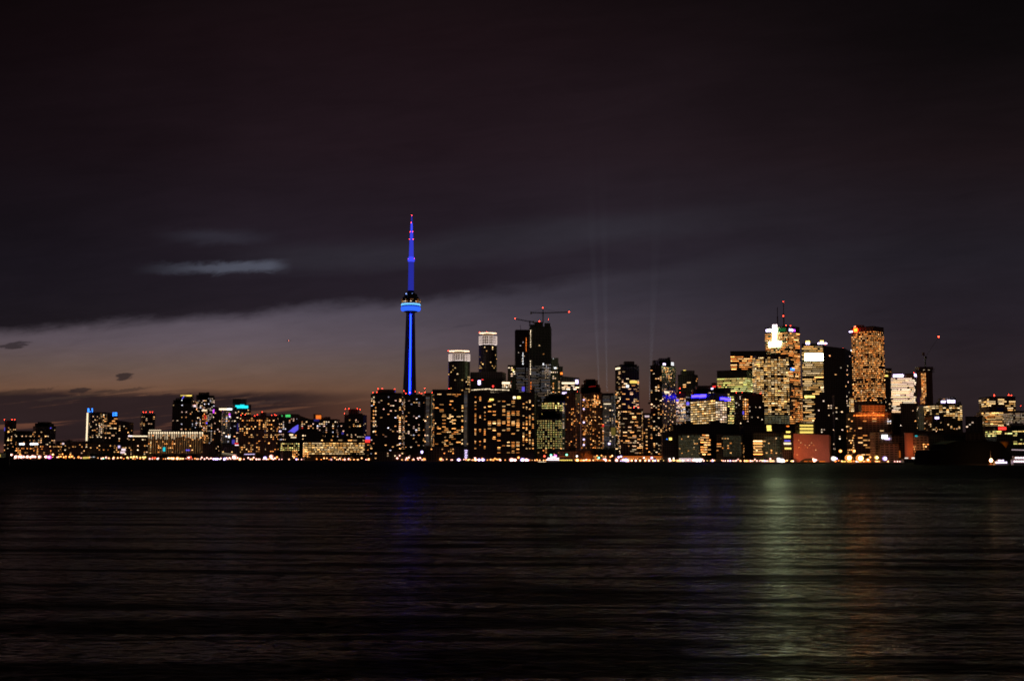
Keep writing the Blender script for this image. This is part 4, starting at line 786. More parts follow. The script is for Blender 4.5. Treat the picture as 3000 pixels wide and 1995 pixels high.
# low waterfront, east half
B('waterfront_terrace', 'black set back terrace above the west waterfront flats', 1972, 2175, 1246, 110, 'building', None, 'box', 'black', pent=[(2000, 2030, 1240), (2080, 2108, 1232, 12)], win=[dict(p=.05, y0=1250, y1=1262, f=7, b=8, pal='orange', boost=1)], signs=[(2170, 1248, 2177, 1254, 'yellow', 1.6), (2170, 1255, 2177, 1261, 'yellow', 1.6)])
B('dark_quay_house', 'black quay house with one round white lamp left of the waterfront flats', 1942, 1988, 1270, 40, 'building', None, 'box', 'black', pent=[(1955, 1985, 1262)], win=[dict(p=.12, y0=1310, y1=1318, f=6, b=7, pal='amber', boost=2)], signs=[(1960, 1282, 1968, 1289, 'yellow', 2), (1952, 1285, 1956, 1287, 'blue', 1.6)])
for lab, x0, x1, yt, xs, wl, sg in [
    ('dim glass waterfront flats with a bright shop front at their foot', 1988, 2082, 1270, 2052, [dict(p=.9, x1=2050, y0=1274, y1=1340, f=4, b=4, pal='glow', lv=.09, w=.7, even=1), dict(p=.14, x1=2050, y0=1274, y1=1335, f=7, b=7, pal='amber'), dict(p=.85, x0=2028, x1=2037, y0=1282, y1=1342, f=5, b=6, pal='yellow', lv=.5), dict(p=.75, x0=2050, x1=2082, y0=1270, y1=1335, f=7, b=8, w=.8, pal='amber', run=2, boost=1)], [(1990, 1342, 2026, 1353, 'pinkwhite', .7), (2027, 1343, 2058, 1352, 'white', 1.8)]),
    ('dim glass waterfront flats between the two with bright shop fronts', 2098, 2190, 1272, 2176, [dict(p=.9, x0=2120, x1=2172, y0=1276, y1=1340, f=4, b=4, pal='glow', lv=.06, w=.7, even=1), dict(p=.7, x1=2120, y0=1296, y1=1320, f=7, b=8, w=.8, pal='amber', run=2, boost=1), dict(p=.13, y0=1280, y1=1340, f=7, b=7, pal='amber'), dict(p=.7, x0=2178, x1=2190, y0=1300, y1=1346, f=8, b=10, pal='orange', boost=1)], []),
    ('stepped waterfront flats with a bright shop front left of the black gap', 2206, 2296, 1268, 2292, [dict(p=.9, x0=2240, y0=1278, y1=1340, f=4, b=4, pal='glow', lv=.07, w=.7, even=1), dict(p=.8, x1=2242, y0=1288, y1=1340, f=7.5, b=9, w=.8, pal='amber', run=3, boost=1), dict(p=.15, y0=1280, y1=1335, f=7, b=7, pal='amber')], [(2230, 1348, 2270, 1353, 'cream', .7), (2276, 1341, 2300, 1354, 'white', 1.8)])]:
    B('waterfront_flats', lab, x0, x1, yt, 28, 'apartment block', xs, 'box', 'green', win=wl, signs=sg)
B('waterfront_terrace', 'black set back terrace above the east waterfront flats with four lit rooms', 2180, 2345, 1245, 100, 'building', None, 'box', 'black', signs=[(2246, 1246, 2259, 1254, 'yellow', 1.7), (2247, 1255, 2260, 1262, 'yellow', 1.7), (2303, 1263, 2315, 1271, 'yellow', 1.7), (2304, 1247, 2312, 1250, 'orange', 1.5)], pent=[(2245, 2275, 1240), (2315, 2340, 1242)])
B('corner_balcony_block', 'black corner block with stacked yellow balconies left of the pink wall', 2292, 2324, 1270, 34, 'building', None, 'box', 'black', signs=[(2297, 1275, 2316, 1283, 'yellow', 1.3), (2298, 1289, 2315, 1293, 'deep', .9), (2296, 1296, 2317, 1302, 'cream', 1.2), (2299, 1311, 2318, 1316, 'yellow', 1.3)], win=[])
B('ribbon_window_block', 'small block with three unbroken yellow window ribbons over the pink wall', 2340, 2388, 1240, 130, 'building', None, 'box', 'dark', signs=[(2343, 1244, 2382, 1249, 'yellow', 1.1), (2343, 1253, 2382, 1259, 'yellow', 1.1), (2343, 1263, 2382, 1269, 'yellow', 1.1)])
B('pink_wall_building', 'windowless looking pink brick building floodlit orange from its lower left', 2325, 2435, 1270, 60, 'building', 2430, 'box', 'brick', slope=5, parapet=False, win=[dict(p=.16, y0=1278, y1=1342, x0=2332, x1=2426, f=7, b=6, w=.45, h=.3, pal='amber', lv=.9)])
B('brick_annex', 'low brick annex at the left foot of the pink wall', 2300, 2327, 1328, 40, 'building', None, 'box', 'brick')
B('screen_front_building', 'grey quay building carrying a round white lit screen', 2564, 2616, 1266, 80, 'building', None, 'box', 'grey', signs=[(2583, 1274, 2600, 1285, 'white', 2.6), (2592, 1282, 2606, 1288, 'lilac', 1.5)])
B('brown_quay_shed', 'brown quay shed with an orange lit right gable', 2578, 2640, 1300, 40, 'building', 2632, 'box', 'brown', signs=[(2632, 1320, 2638, 1340, 'orange', .35)])
B('dark_quay_shed', 'dark quay shed between the screen building and the rust red silo', 2612, 2662, 1276, 110, 'building', None, 'box', 'dark', win=[dict(p=.03, y0=1280, y1=1300)])
B('silo', 'tall rounded rust red silo wall floodlit on the quay', 2655, 2686, 1268, 60, 'silo', None, 'round', 'brick', parapet=False)
B('silo_annex', 'low annex with warm windows and a slanted roof right of the rust red silo', 2684, 2722, 1273, 75, 'building', None, 'box', 'grey', slope=6, parapet=False, win=[dict(p=.35, y0=1290, y1=1335, f=7, b=6, pal='orange')], signs=[(2681, 1275, 2687, 1279, 'cyan', .5)])
B('dark_warehouse', 'long dark warehouse with short rows of dim windows behind the white pier lights', 2718, 2830, 1272, 150, 'warehouse', None, 'box', 'black', signs=[(2756, 1294, 2767, 1297, 'cream', .8), (2789, 1293, 2801, 1297, 'cream', 1), (2791, 1308, 2802, 1312, 'cream', 1), (2756, 1308, 2762, 1310, 'cream', .6), (2757, 1323, 2763, 1326, 'cream', .7), (2757, 1332, 2764, 1335, 'cream', .9)])
B('dark_warehouse', 'long flat roofed unlit warehouse running toward the black grain shed', 2690, 2880, 1268, 220, 'warehouse', None, 'box', 'brown')
# pavilion and dome
B('harbour_pavilion', 'long low pavilion with a glowing pink roof edge in front of the balcony towers', 1802, 1942, 1336, 24, 'pavilion', 1934, 'box', 'pale', parapet=False, signs=[(1832, 1336, 1940, 1339.5, 'orange', .55)],
  win=[dict(p=.9, y0=1341, y1=1347, f=5, b=6, w=.75, h=.6, pal='orange', boost=0, even=1), dict(p=.95, y0=1347, y1=1354, f=5.5, b=6, w=.85, h=.8, pal='cream', boost=1, even=1)])
B('quay_market', 'low orange lit market shed left of the long pavilion', 1742, 1792, 1332, 40, 'building', None, 'box', 'brown', win=[dict(p=.4, y0=1334, y1=1352, f=6, b=7, pal='orange', boost=1)])
B('brown_podium', 'brown podium roof behind the copper dome', 1640, 1800, 1322, 60, 'building', None, 'box', 'brown')

for r in RECS: build(r)

# ------------------------------------------------------------------ the needle tower
def cn_tower():
    D = 2700.0; m = D / F
    bx = P(1199.3, 1250, D).x; base = Vector((bx, D, GZ))
    root = thing('communications_tower', 'tall slender needle tower with a blue light strip, round pod and blue lit mast', 'tower', base)
    Z = lambda y: P(1202, y, D).z - GZ
    def yshape(r, z, n=3):
        pts = []
        for k in range(3):
            a = -math.pi / 2 + math.pi / 3 + k * 2 * math.pi / 3       # lobes left, right and back; a valley faces the lake
            for da, rr in ((-.62, .52), (-.16, 1.0), (.16, 1.0), (.62, .52)):
                pts.append((math.cos(a + da) * rr * r, math.sin(a + da) * rr * r, z))
        return pts
    prof = [(-2, 26), (Z(1300), 22.5), (Z(1240), 19.3), (Z(1150), 16.0), (Z(1090), 14.2), (Z(1000), 12.2), (Z(913), 10.4)]
    v, f = [], []
    for z, r in prof: v += yshape(r * 1.0, z)
    for i in range(len(prof) - 1):
        for j in range(12): f.append((i * 12 + j, i * 12 + (j + 1) % 12, (i + 1) * 12 + (j + 1) % 12, (i + 1) * 12 + j))
    f.append(tuple(range(len(v) - 12, len(v))))
    obj('shaft', mesh('shaft', v, f, base_mat('tower_concrete', (.16, .13, .13), .85)), root)
    # elevator glass with LEDs in the front valley
    blue = emis('tower_blue_led', (.0042, .0175, 1.0), 14.0, True)
    v, v2 = [], []
    for z, r in prof[1:]:
        yf = -r * .62; hw = 1.5 * m * .5 + r * .09
        v += [(-hw + .8, yf - .25, z), (hw + .8, yf - .25, z)]
        v2 += [(-hw + .6, yf, z), (hw + 1.0, yf, z), (hw + 1.0, yf + 2.5, z), (-hw + .6, yf + 2.5, z)]
    k_ = len(prof) - 1
    obj('light_strip', mesh('light_strip', v, [(i * 2, i * 2 + 1, i * 2 + 3, i * 2 + 2) for i in range(k_ - 1)], blue), root)
    obj('elevator_shaft', mesh('elevator_shaft', v2, [(i * 4 + j, i * 4 + (j + 1) % 4, (i + 1) * 4 + (j + 1) % 4, (i + 1) * 4 + j) for i in range(k_ - 1) for j in range(4)], base_mat('elevator_glass', (.03, .03, .04), .4)), root)
    px = m * 1.0
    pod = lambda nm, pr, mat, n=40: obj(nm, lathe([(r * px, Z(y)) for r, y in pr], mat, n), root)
    pod('pod_base', [(10.5, 921), (14, 916), (23, 912)], base_mat('pod_cladding', (.12, .12, .14), .6))
    pod('radome', [(22, 912.5), (27.5, 910.5), (29.3, 905), (29.0, 902), (27.2, 899.8)], emis('radome_blue_light', (.024, .11, 1.0), 1.5, True))
    pod('light_ring', [(27.8, 896.0), (28.8, 895.0), (28.8, 892.4), (27.5, 891.6)], emis('pod_ring_light', (.11, .45, 1.0), 1.5, True))
    o = pod('bright_arc', [(25.9, 891.2), (27.2, 890.9), (27.2, 889.8), (25.9, 889.6)], emis('pod_arc_light', (.55, .8, 1.0), 1.3))
    podm = base_mat('pod_dark_cladding', (.035, .032, .04), .5)
    pod('pod_body', [(26.5, 898), (26.5, 891), (28.8, 889.5), (29.6, 887), (29.2, 880), (26, 877), (24, 873), (19.5, 868), (18.5, 862.5), (11, 859), (9, 852)], podm)
    for k in range(34):
        a = 2 * math.pi * k / 34
        if math.sin(a) < .25 and rnd.random() < .75:
            obj('pod_window', ubox(winmat('cream' if k % 3 else 'orange', k % 4, rnd.choice([.9, .45, 1.6]))), root, (math.cos(a) * 29.4 * px, math.sin(a) * 29.4 * px, Z(886.6)), a + math.pi / 2, (2.6, .4, 1.5))
        if math.sin(a) < .25 and rnd.random() < .5:
            obj('pod_window', ubox(winmat('orange', k % 4, .45)), root, (math.cos(a) * 28.6 * px, math.sin(a) * 28.6 * px, Z(880.6)), a + math.pi / 2, (2.4, 1.0, .9))
    mast = base_mat('white_antenna_cladding', (.72, .74, .8), .55)
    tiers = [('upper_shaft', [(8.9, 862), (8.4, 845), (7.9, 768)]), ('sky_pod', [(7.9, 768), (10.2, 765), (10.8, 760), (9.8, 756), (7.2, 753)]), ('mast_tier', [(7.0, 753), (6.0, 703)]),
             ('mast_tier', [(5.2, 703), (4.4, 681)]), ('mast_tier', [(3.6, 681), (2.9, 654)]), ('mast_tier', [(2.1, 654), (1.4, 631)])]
    for k, (nm, pr) in enumerate(tiers): pod(nm, pr, emis('mast_blue_led_%d' % k, (.035, .045, .62), (.55, 1.6, .95, 1.3, 1.6, .6)[k]), 16)  # blue floodlighting of the mast painted as its own glow
    redy = [(1206, 631, 1.2), (1205.2, 653, 1.2), (1201.8, 679.5, 1), (1209.5, 679.5, 1), (1199.5, 701, 1), (1211, 701, 1), (1195.5, 758, .9), (1213.8, 758, .9), (1212, 982, 1.1), (1188, 1063, 1.2), (1214.3, 1064, 1.2)]
    for x, y, s in redy:
        p = P(x, y, D - (0 if y > 900 else 3)); rr = .65 * s
        obj('beacon_light', uball(RED), root, Vector((p.x, p.y, p.z)) - base, 0, (rr, rr, rr * .8))
    for dx in (-13, 5):
        p = P(1203 + dx, 860.5, D - 12); obj('floodlight', uball(emis('tower_floodlight', (.25, .4, 1), 4)), root, p - base, 0, (1, 1, 1))
cn_tower()

# ------------------------------------------------------------------ tower cranes
def lattice(a, b_, w, n):
    a, b_ = Vector(a), Vector(b_); d_ = (b_ - a); up = Vector((0, 0, 1)) if abs(d_.normalized().z) < .8 else Vector((1, 0, 0))
    s = d_.cross(up).normalized() * w / 2; t_ = d_.cross(s).normalized() * w / 2; out = []
    cs = [s + t_, s - t_, -s - t_, -s + t_]
    for c in cs: out.append((a + c, b_ + c, .6))
    for k in range(n):
        p, q = a + d_ * k / n, a + d_ * (k + 1) / n
        for i in range(4): out.append((p + cs[i], q + cs[(i + 1) % 4], .35))
    return out
def crane(label, D, mast_px, mast_y, pivot_y, tip, tail, lamps, peak=None, wt=2.2):
    b0 = P(mast_px, mast_y, D); base = Vector((b0.x, b0.y, b0.z)); root = thing('tower_crane', label, 'crane', base)
    pv = P(mast_px, pivot_y, D) - base; tp = P(*tip, D) - base; tl = P(*tail, D) - base
    obj('mast', bars(lattice((0, 0, 0), (pv.x, 0, pv.z), wt, 12), STEEL), root)
    pv.x = pv.x; obj('jib', bars(lattice(pv, tp, wt * .75, 18) if wt > 1 else [(pv, tp, .28)], STEEL), root)
    obj('counter_jib', bars(lattice(pv, tl, wt * .8, 6), STEEL), root)
    obj('counterweight', ubox(CONC), root, tl + Vector((0, 0, -3.2)), 0, (3.4, 2.2, 5))
    obj('cab', ubox(STEEL), root, pv + Vector((0, -1.6, -2)), 0, (3, 2.4, 3.2))
    if peak:
        pk = P(*peak, D) - base
        obj('tower_peak', bars(lattice(pv, pk, wt * .6, 4) + [(pk, pv + (tp - pv) * .6, .25), (pk, tl, .25)], STEEL), root)
    for x, y, s in lamps:
        p = P(x, y, D - 1.5) - base; obj('beacon_light', uball(RED), root, p, 0, (.58 * s,) * 3)
Dc = [r for r in RECS if r['x0'] == 1552][0]['D'] + 22
crane('level armed crane with a red lamp on its peak above the unfinished tower', Dc, 1591, 946, 917, (1667, 914.5), (1556, 916), [(1590, 902, 1.5), (1667, 914, 1.6)], peak=(1590.5, 903))
crane('crane with an arm rising left to a red lamp beside the taller unfinished core', Dc + 14, 1552, 956, 942, (1510, 934.5), (1563, 943), [(1509, 933, 1.6)])
Dd = [r for r in RECS if r['x0'] == 2688][0]['D'] + 20
crane('raised crane on the dark tower with an orange red lamp far out on its arm', Dd, 2711, 1076, 1047, (2750, 987), (2705, 1036), [(2750, 986.5, 1.9)], wt=.9)
o = thing('rooftop_mast', 'short thin mast leaning on the roof of the left unfinished tower', 'mast', P(1526, 967, Dc + 12))
obj('pole', bars([((0, 0, 0), (-1.4, 0, 11), .9)], STEEL), o)
# far aircraft light
ap = P(846, 998, 7000); o = thing('aircraft', 'tiny red light of a far aircraft low in the pale evening sky', 'aircraft', ap)
obj('fuselage', lathe([(.2, -14), (1.6, -9), (1.8, 6), (.4, 14)], STEEL, 10), o).rotation_euler = (R(90), 0, R(90))
obj('wing', bars([((-2, -14, 0), (2, 14, 0), 1.2)], STEEL), o)
obj('navigation_light', uball(emis('aircraft_red_light', (1, .2, .12), 6)), o, (0, -3, 0), 0, (1.5, 1.5, 1.5))

# ------------------------------------------------------------------ quay lamps
LAMPC = {'warm': (1, .52, .24), 'pink': (1, .56, .48), 'white': (1, .90, .85), 'lilac': (.72, .58, 1), 'orange': (1, .33, .08), 'yellow': (1, .75, .30), 'green': (.35, 1, .72), 'magenta': (1, .15, .75), 'red': (1, .10, .05), 'blue': (.15, .3, 1)}
pole_me = ubox(STEEL)
arm_me = bars([((0, 0, 0), (0, -1.4, .25), .25)], STEEL)
def lamp(x, y, size, col, label, group, s=9, name='street_lamp', cat='street lamp', off=8):
    D = shore(x) + off; p = P(x, y, D); z = max(p.z, GZ + 1.5); base = Vector((p.x, D, GZ))
    root = thing(name, label, cat, base, group); rr = size * D / F * .5 * (.86 if size < 9 else 1.05)
    obj('pole', pole_me, root, (0, 0, 0), 0, (.28, .28, z - GZ)); 
    obj('arm', arm_me, root, (0, 0, z - GZ))
    sat = tuple(c ** 1.7 for c in LAMPC[col]) if col not in ('orange', 'red', 'magenta') else LAMPC[col]
    obj('globe', uball(emis('%s_globe_glass' % col, sat, 1.15)), root, (0, -1.4, z - GZ), 0, (rr * 1.12, rr * 1.12, rr))  # glowing ball that paints the halo around the lamp
    obj('lamp_head', uball(emis('%s_lamp_light_%d' % (col, int(s)), LAMPC[col], s, True)), root, (0, -1.4 - rr * .8, z - GZ), 0, (rr * .6, rr * .6, rr * .55))
def stretch(label, group, col, items, s=7, **k):
    for it in items: lamp(it[0], it[1], it[2], it[3] if len(it) > 3 else col, label, group, s, **k)
stretch('big pinkish white lamp in the bright string along the far west shore', 'far west shore lamps', 'pink', [(35, 1332, 8), (48, 1338, 10), (57, 1337, 8), (64, 1338, 10), (71, 1338, 8), (82, 1338, 9), (91, 1339, 8), (97, 1337, 9), (104, 1338, 8), (117, 1338, 9), (136, 1338, 9)])
lamp(146, 1339, 10, 'magenta', 'single magenta lamp at the end of the pink string on the far west shore', None)
lamp(156, 1331, 7, 'warm', 'warm lamp standing higher right of the magenta lamp', None)
stretch('warm lamp in the orange cluster right of the magenta lamp', 'orange cluster lamps', 'orange', [(173, 1338, 7), (179, 1337, 6), (188, 1339, 7), (194, 1337, 6), (184, 1330, 5), (205, 1338, 8), (212, 1337, 8), (207, 1331, 5), (60, 1331, 6)], 5)
stretch('small warm lamp on the dark shore below the blue signed towers', 'lamps below the blue signed towers', 'warm', [(303, 1341, 5), (320, 1342, 6), (334, 1340, 7), (346, 1341, 6), (355, 1340, 6)], 5)
lamp(304, 1344, 5, 'green', 'small green lamp at the water below the blue signed towers', None, 3)
stretch('greenish yellow lamp in front of the crown lit block', 'yellow lamps by the crown lit block', 'yellow', [(374, 1340, 7), (385, 1339, 7), (393, 1338, 8), (401, 1338, 7), (412, 1340, 6), (420, 1339, 6), (426, 1339, 7)], 2.6)
stretch('reddish lamp at the foot of the long slab block', 'red lamps by the slab block', 'red', [(448, 1341, 6), (455, 1341, 6), (560, 1338, 5)], 2.5)
stretch('large cream lamp on the quay under the long slab block', 'cream quay lamps', 'warm', [(496, 1342, 8), (503, 1342, 8), (509, 1343, 9), (521, 1343, 10), (531, 1343, 6), (537, 1343, 6)], 6)
stretch('lamp in the white and pink string of the marina', 'marina lamps', 'pink', [(555, 1345, 4), (564, 1346, 4), (577, 1346, 4), (588, 1346, 4), (592, 1340, 6), (600, 1344, 6), (607, 1341, 6), (613, 1344, 5), (619, 1342, 6), (648, 1342, 5), (665, 1341, 5), (673, 1341, 6), (690, 1343, 6), (697, 1341, 6), (715, 1346, 4), (728, 1341, 6), (734, 1346, 5), (744, 1340, 6), (752, 1346, 7), (758, 1346, 5)], 5)
stretch('violet white lamp low on the marina quay', 'violet marina lamps', 'lilac', [(627, 1345, 8), (633, 1346, 8), (638, 1345, 8), (659, 1345, 9), (777, 1341, 9)], 6)
lamp(687, 1339, 13, 'pink', 'largest pinkish white lamp at the end of the marina canopy', None, 9)
lamp(704, 1345, 9, 'warm', 'cream lamp just right of the largest marina lamp', None, 6)
stretch('pinkish lamp between the marina and the low lime lit office', 'lamps before the lime office', 'pink', [(795, 1337, 11), (797, 1342, 8), (782, 1347, 6), (806, 1342, 7), (812, 1339, 7, 'orange'), (801, 1346, 6)], 5)
stretch('small lamp at the foot of the long yellow office', 'lamps before the yellow office', 'warm', [(847, 1347, 5), (862, 1340, 6), (869, 1346, 7, 'lilac'), (893, 1344, 6), (908, 1340, 7), (918, 1343, 4), (927, 1343, 4), (950, 1342, 6), (958, 1342, 5), (971, 1347, 6, 'lilac'), (981, 1341, 6), (996, 1343, 6), (987, 1349, 5), (1012, 1349, 4), (1020, 1349, 4), (1037, 1349, 4), (1050, 1347, 4), (1060, 1342, 6), (1081, 1344, 6), (1081, 1349, 6)], 4)
stretch('pinkish white lamp on the quay under the black harbour towers', 'lamps under the black harbour towers', 'pink', [(1104, 1347, 5, 'yellow'), (1112, 1342, 6), (1124, 1348, 5), (1137, 1341, 8), (1128, 1349, 4), (1154, 1348, 5), (1164, 1342, 8), (1171, 1334, 6), (1192, 1342, 7), (1198, 1340, 7), (1213, 1348, 4), (1224, 1342, 6), (1231, 1341, 7), (1226, 1347, 4), (1246, 1347, 4), (1262, 1347, 4), (1275, 1342, 5), (1322, 1350, 5), (1326, 1349, 4)], 4)
lamp(1237, 1324, 9, 'lilac', 'violet white lamp raised over the quay between two black harbour towers', None, 8)
lamp(1242, 1345, 8, 'orange', 'orange lamp below the raised violet white lamp', None, 7)
lamp(1292, 1345, 9, 'orange', 'orange lamp below the bunched window tower', None, 7)
lamp(1344, 1348, 10, 'lilac', 'violet white lamp by the lit stair tower', None, 8)
lamp(1372, 1349, 6, 'yellow', 'yellowish lamp right of the lit stair tower', None, 4)
stretch('lamp in the pair of white and violet lamps left of the wide black block', 'lamps left of the wide block', 'lilac', [(1392, 1342, 7, 'pink'), (1393, 1347, 9, 'warm'), (1404, 1350, 9), (1415, 1350, 10), (1413, 1343, 6, 'orange')], 7)
stretch('small orange lamp on the quay before the wide black block', 'orange lamps before the wide block', 'orange', [(1428, 1348, 4), (1450, 1343, 6), (1455, 1345, 6), (1463, 1345, 7), (1480, 1347, 4)], 4)
stretch('very bright pinkish violet quay lamp before the wide black block', 'bright violet quay lamps', 'lilac', [(1499, 1350, 13, 'pink'), (1509, 1350, 9, 'pink'), (1531, 1350, 13), (1542, 1350, 11, 'pink'), (1547, 1352, 6)], 11)
lamp(1519, 1340, 8, 'orange', 'orange lamp between the two bright violet quay lamps', None, 7)
stretch('cream lamp low on the boat landing left of the lit ferry', 'boat landing lamps', 'warm', [(1567, 1351, 5), (1574, 1351, 5), (1581, 1353, 5), (1600, 1353, 6)], 4)
lamp(1595, 1336, 8, 'red', 'pinkish red lamp above the boat landing', None, 5); lamp(1614, 1333, 8, 'green', 'green white lamp above the lit ferry', None, 4); lamp(1627, 1336, 9, 'magenta', 'magenta lamp above the lit ferry', None, 6); lamp(1660, 1332, 8, 'green', 'pale green lamp over the orange lit boats', None, 4)
lamp(1690, 1336, 7, 'white', 'white lamp before the copper dome', None, 5); lamp(1691, 1351, 11, 'orange', 'blazing orange lamp at the left foot of the copper dome', None, 14)
stretch('warm lamp in the row right below the copper dome', 'lamps below the dome', 'warm', [(1704, 1351, 6), (1709, 1351, 6), (1718, 1347, 8, 'pink'), (1728, 1348, 5), (1738, 1348, 5), (1786, 1349, 6), (1793, 1335, 7), (1788, 1338, 5, 'orange'), (1749, 1335, 5, 'orange'), (1762, 1334, 5, 'orange')], 6)
lamp(1754, 1341, 8, 'green', 'pale green lamp before the market shed', None, 4); lamp(1771, 1348, 13, 'pink', 'blazing pinkish orange lamp at the right of the market shed', None, 14)
stretch('white violet lamp crowded at the left end of the long pavilion', 'pavilion lamps', 'pink', [(1806, 1348, 9), (1812, 1339, 7, 'lilac'), (1819, 1337, 7, 'lilac'), (1826, 1349, 13), (1833, 1348, 12, 'lilac'), (1822, 1354, 8, 'lilac'), (1839, 1351, 9), (1850, 1350, 8, 'warm'), (1862, 1351, 8), (1875, 1351, 8, 'warm'), (1886, 1341, 7, 'pink'), (1909, 1341, 8, 'lilac'), (1890, 1351, 8, 'warm'), (1901, 1350, 8), (1913, 1351, 8, 'warm'), (1919, 1353, 7, 'lilac'), (1928, 1351, 7, 'warm')], 7, off=-3)
stretch('white lamp on the quay by the black quay house', 'lamps by the black quay house', 'white', [(1961, 1344, 7), (1962, 1352, 9, 'pink'), (1973, 1342, 5), (1973, 1346, 4)], 4)
stretch('lamp in the dotted string before the waterfront flats', 'waterfront flats lamps', 'pink', [(2000, 1352, 8, 'white'), (2014, 1348, 7), (2030, 1348, 9), (2041, 1349, 12, 'white'), (2048, 1350, 11, 'white'), (2057, 1345, 6), (2087, 1353, 7, 'lilac'), (2087, 1346, 4), (2118, 1353, 5), (2124, 1353, 5), (2132, 1353, 6), (2139, 1354, 6, 'lilac'), (2147, 1351, 5), (2155, 1353, 5), (2162, 1345, 4), (2169, 1352, 6, 'warm'), (2181, 1352, 7, 'warm'), (2190, 1352, 7, 'orange'), (2198, 1354, 8), (2211, 1345, 5), (2233, 1350, 6), (2240, 1354, 6, 'lilac'), (2246, 1350, 6), (2256, 1344, 7), (2262, 1351, 6, 'warm')], 5, off=-1)
lamp(2283, 1349, 12, 'white', 'white lamp glaring in the shop front left of the pink wall', None, 11, off=-1); lamp(2291, 1350, 14, 'white', 'widest white lamp beside the shop front left of the pink wall', None, 13, off=-1)
lamp(2323, 1351, 6, 'pink', 'small pink lamp at the foot of the brick annex', None, 5)
lamp(2441, 1343, 13, 'white', 'white glaring lamp at the right foot of the pink wall', None, 16); lamp(2449, 1343, 8, 'lilac', 'violet lamp touching the glaring white one at the pink wall', None, 7)
lamp(2485, 1341, 19, 'orange', 'left one of two huge glaring orange white floodlights on the quay', None, 45, 'floodlight_mast', 'floodlight'); lamp(2518, 1342, 21, 'orange', 'right one of two huge glaring orange white floodlights on the quay', None, 45, 'floodlight_mast', 'floodlight')
lamp(2461, 1321, 9, 'orange', 'tall orange lamp high on its pole right of the pink wall', None, 10); lamp(2501, 1321, 9, 'orange', 'tall orange lamp high on its pole above the right floodlight', None, 10)
lamp(2567, 1340, 11, 'yellow', 'large yellow lamp between the floodlights and the brown shed', None, 9); lamp(2591, 1343, 12, 'lilac', 'violet white lamp before the brown shed', None, 9); lamp(2541, 1347, 10, 'warm', 'round cream lamp right of the two huge floodlights', None, 6)
lamp(2548, 1339, 7, 'orange', 'orange lamp above the round cream lamp', None, 5)
stretch('small white lamp low on the dark quay before the brown shed', 'dark quay lamps', 'pink', [(2600, 1354, 7, 'warm'), (2620, 1354, 5), (2628, 1353, 6), (2635, 1354, 5), (2642, 1353, 6), (2662, 1355, 7, 'warm'), (2684, 1355, 6, 'warm'), (2575, 1353, 5, 'orange')], 4, off=2)

FILLED = [0]; LEFT = []
def fill(label, group, x0, x1, step, y, cols, s, off=6):
    x = x0
    while x < x1:
        a = (x + rnd.uniform(-2, 2), y + (x - x0) * .004 + rnd.uniform(-4, 1), rnd.choice([2.6, 3.2, 4, 4.8, 5.5, 7.5]), rnd.choice(cols)); x += step * rnd.choice([.35, .5, .8, 1.2, 2.2])
        if a[2] > 4.6 and FILLED[0] < 66: FILLED[0] += 1; lamp(*a, label, group, s, off=off)
        else: LEFT.append((*a, off))
fill('tiny lamp in the dim row along the far west shore', 'tiny far west lamps', 45, 430, 11, 1342, ['warm', 'orange', 'pink'], 3, 30)
fill('tiny lamp in the dim row along the marina shore', 'tiny marina lamps', 440, 880, 10, 1345, ['warm', 'pink', 'orange', 'white'], 3, 20)
fill('tiny lamp in the row at the foot of the harbour towers', 'tiny harbour tower lamps', 885, 1480, 11, 1347, ['warm', 'orange', 'pink'], 3)
fill('tiny warm lamp in the row between the wide block and the long pavilion', 'tiny dome lamps', 1550, 1800, 9, 1350, ['orange', 'warm'], 3)
fill('tiny lamp in the row along the waterfront flats', 'tiny flats lamps', 1945, 2330, 9, 1351, ['warm', 'pink', 'yellow'], 3, 2)
fill('small orange lamp in the glow around the two huge floodlights', 'orange glow lamps', 2445, 2580, 8, 1352, ['orange', 'orange', 'warm'], 5, 2)

cl = sorted({a[3] for a in LEFT}); v, f, fm = [], [], []
for x, y, sz, c, off in LEFT:
    D = shore(x) + off; p = P(x, y, D); z = max(p.z, GZ + 1.5); r_ = sz * D / F * .34
    for mi, (w_, z0, z1, dy) in enumerate(((.28, GZ, z, 0), (r_ * 2, z - r_, z + r_, -1.2))):
        k = len(v); v += [(p.x + q[0] * w_, D + dy + q[1] * w_, z0 + q[2] * (z1 - z0)) for q in BOXV]
        f += [tuple(k + e for e in q) for q in BOXF]; fm += [0 if mi == 0 else 1 + cl.index(c)] * 6
obj('tiny_shore_lamps', mesh('tiny_shore_lamps', v, f, None, mats=[STEEL] + [emis('%s_small_lamp' % c, tuple(q ** 1.3 for q in LAMPC[c]), 3.0, True) for c in cl], fm=fm), kind='stuff')

# ------------------------------------------------------------------ quayside things
def canopy(label, x0, y0, x1, y1, col, s, D, name='lit_canopy', th=1.6, posts=4):
    a, b_ = P(x0, y0, D), P(x1, y1, D); base = Vector(((a.x + b_.x) / 2, D, GZ)); root = thing(name, label, 'canopy', base)
    me = bars([(a - base, b_ - base, th)], emis('%s_canopy_light_%d' % (col, int(s * 10)), SIGNC[col], s))
    obj('lit_roof', me, root)
    for k in range(posts):
        q = a + (b_ - a) * (k + .5) / posts - base; obj('post', ubox(STEEL), root, (q.x, 1.2, 0), 0, (.4, .4, max(.5, q.z)))
canopy('upper sloping white canopy falling right over the marina', 650, 1326, 693, 1332, 'cream', .28, 2850)
canopy('lower sloping white canopy falling right over the marina', 650, 1330, 692, 1335, 'cream', .16, 2842)
canopy('level white lit canopy right of the sloping marina canopies', 716, 1330.5, 746, 1330, 'lilac', 1.1, 2780)
canopy('cream lit canopy on the shore below the slim light strip tower', 243, 1341, 262, 1340, 'yellow', .7, 3180, th=4.5)
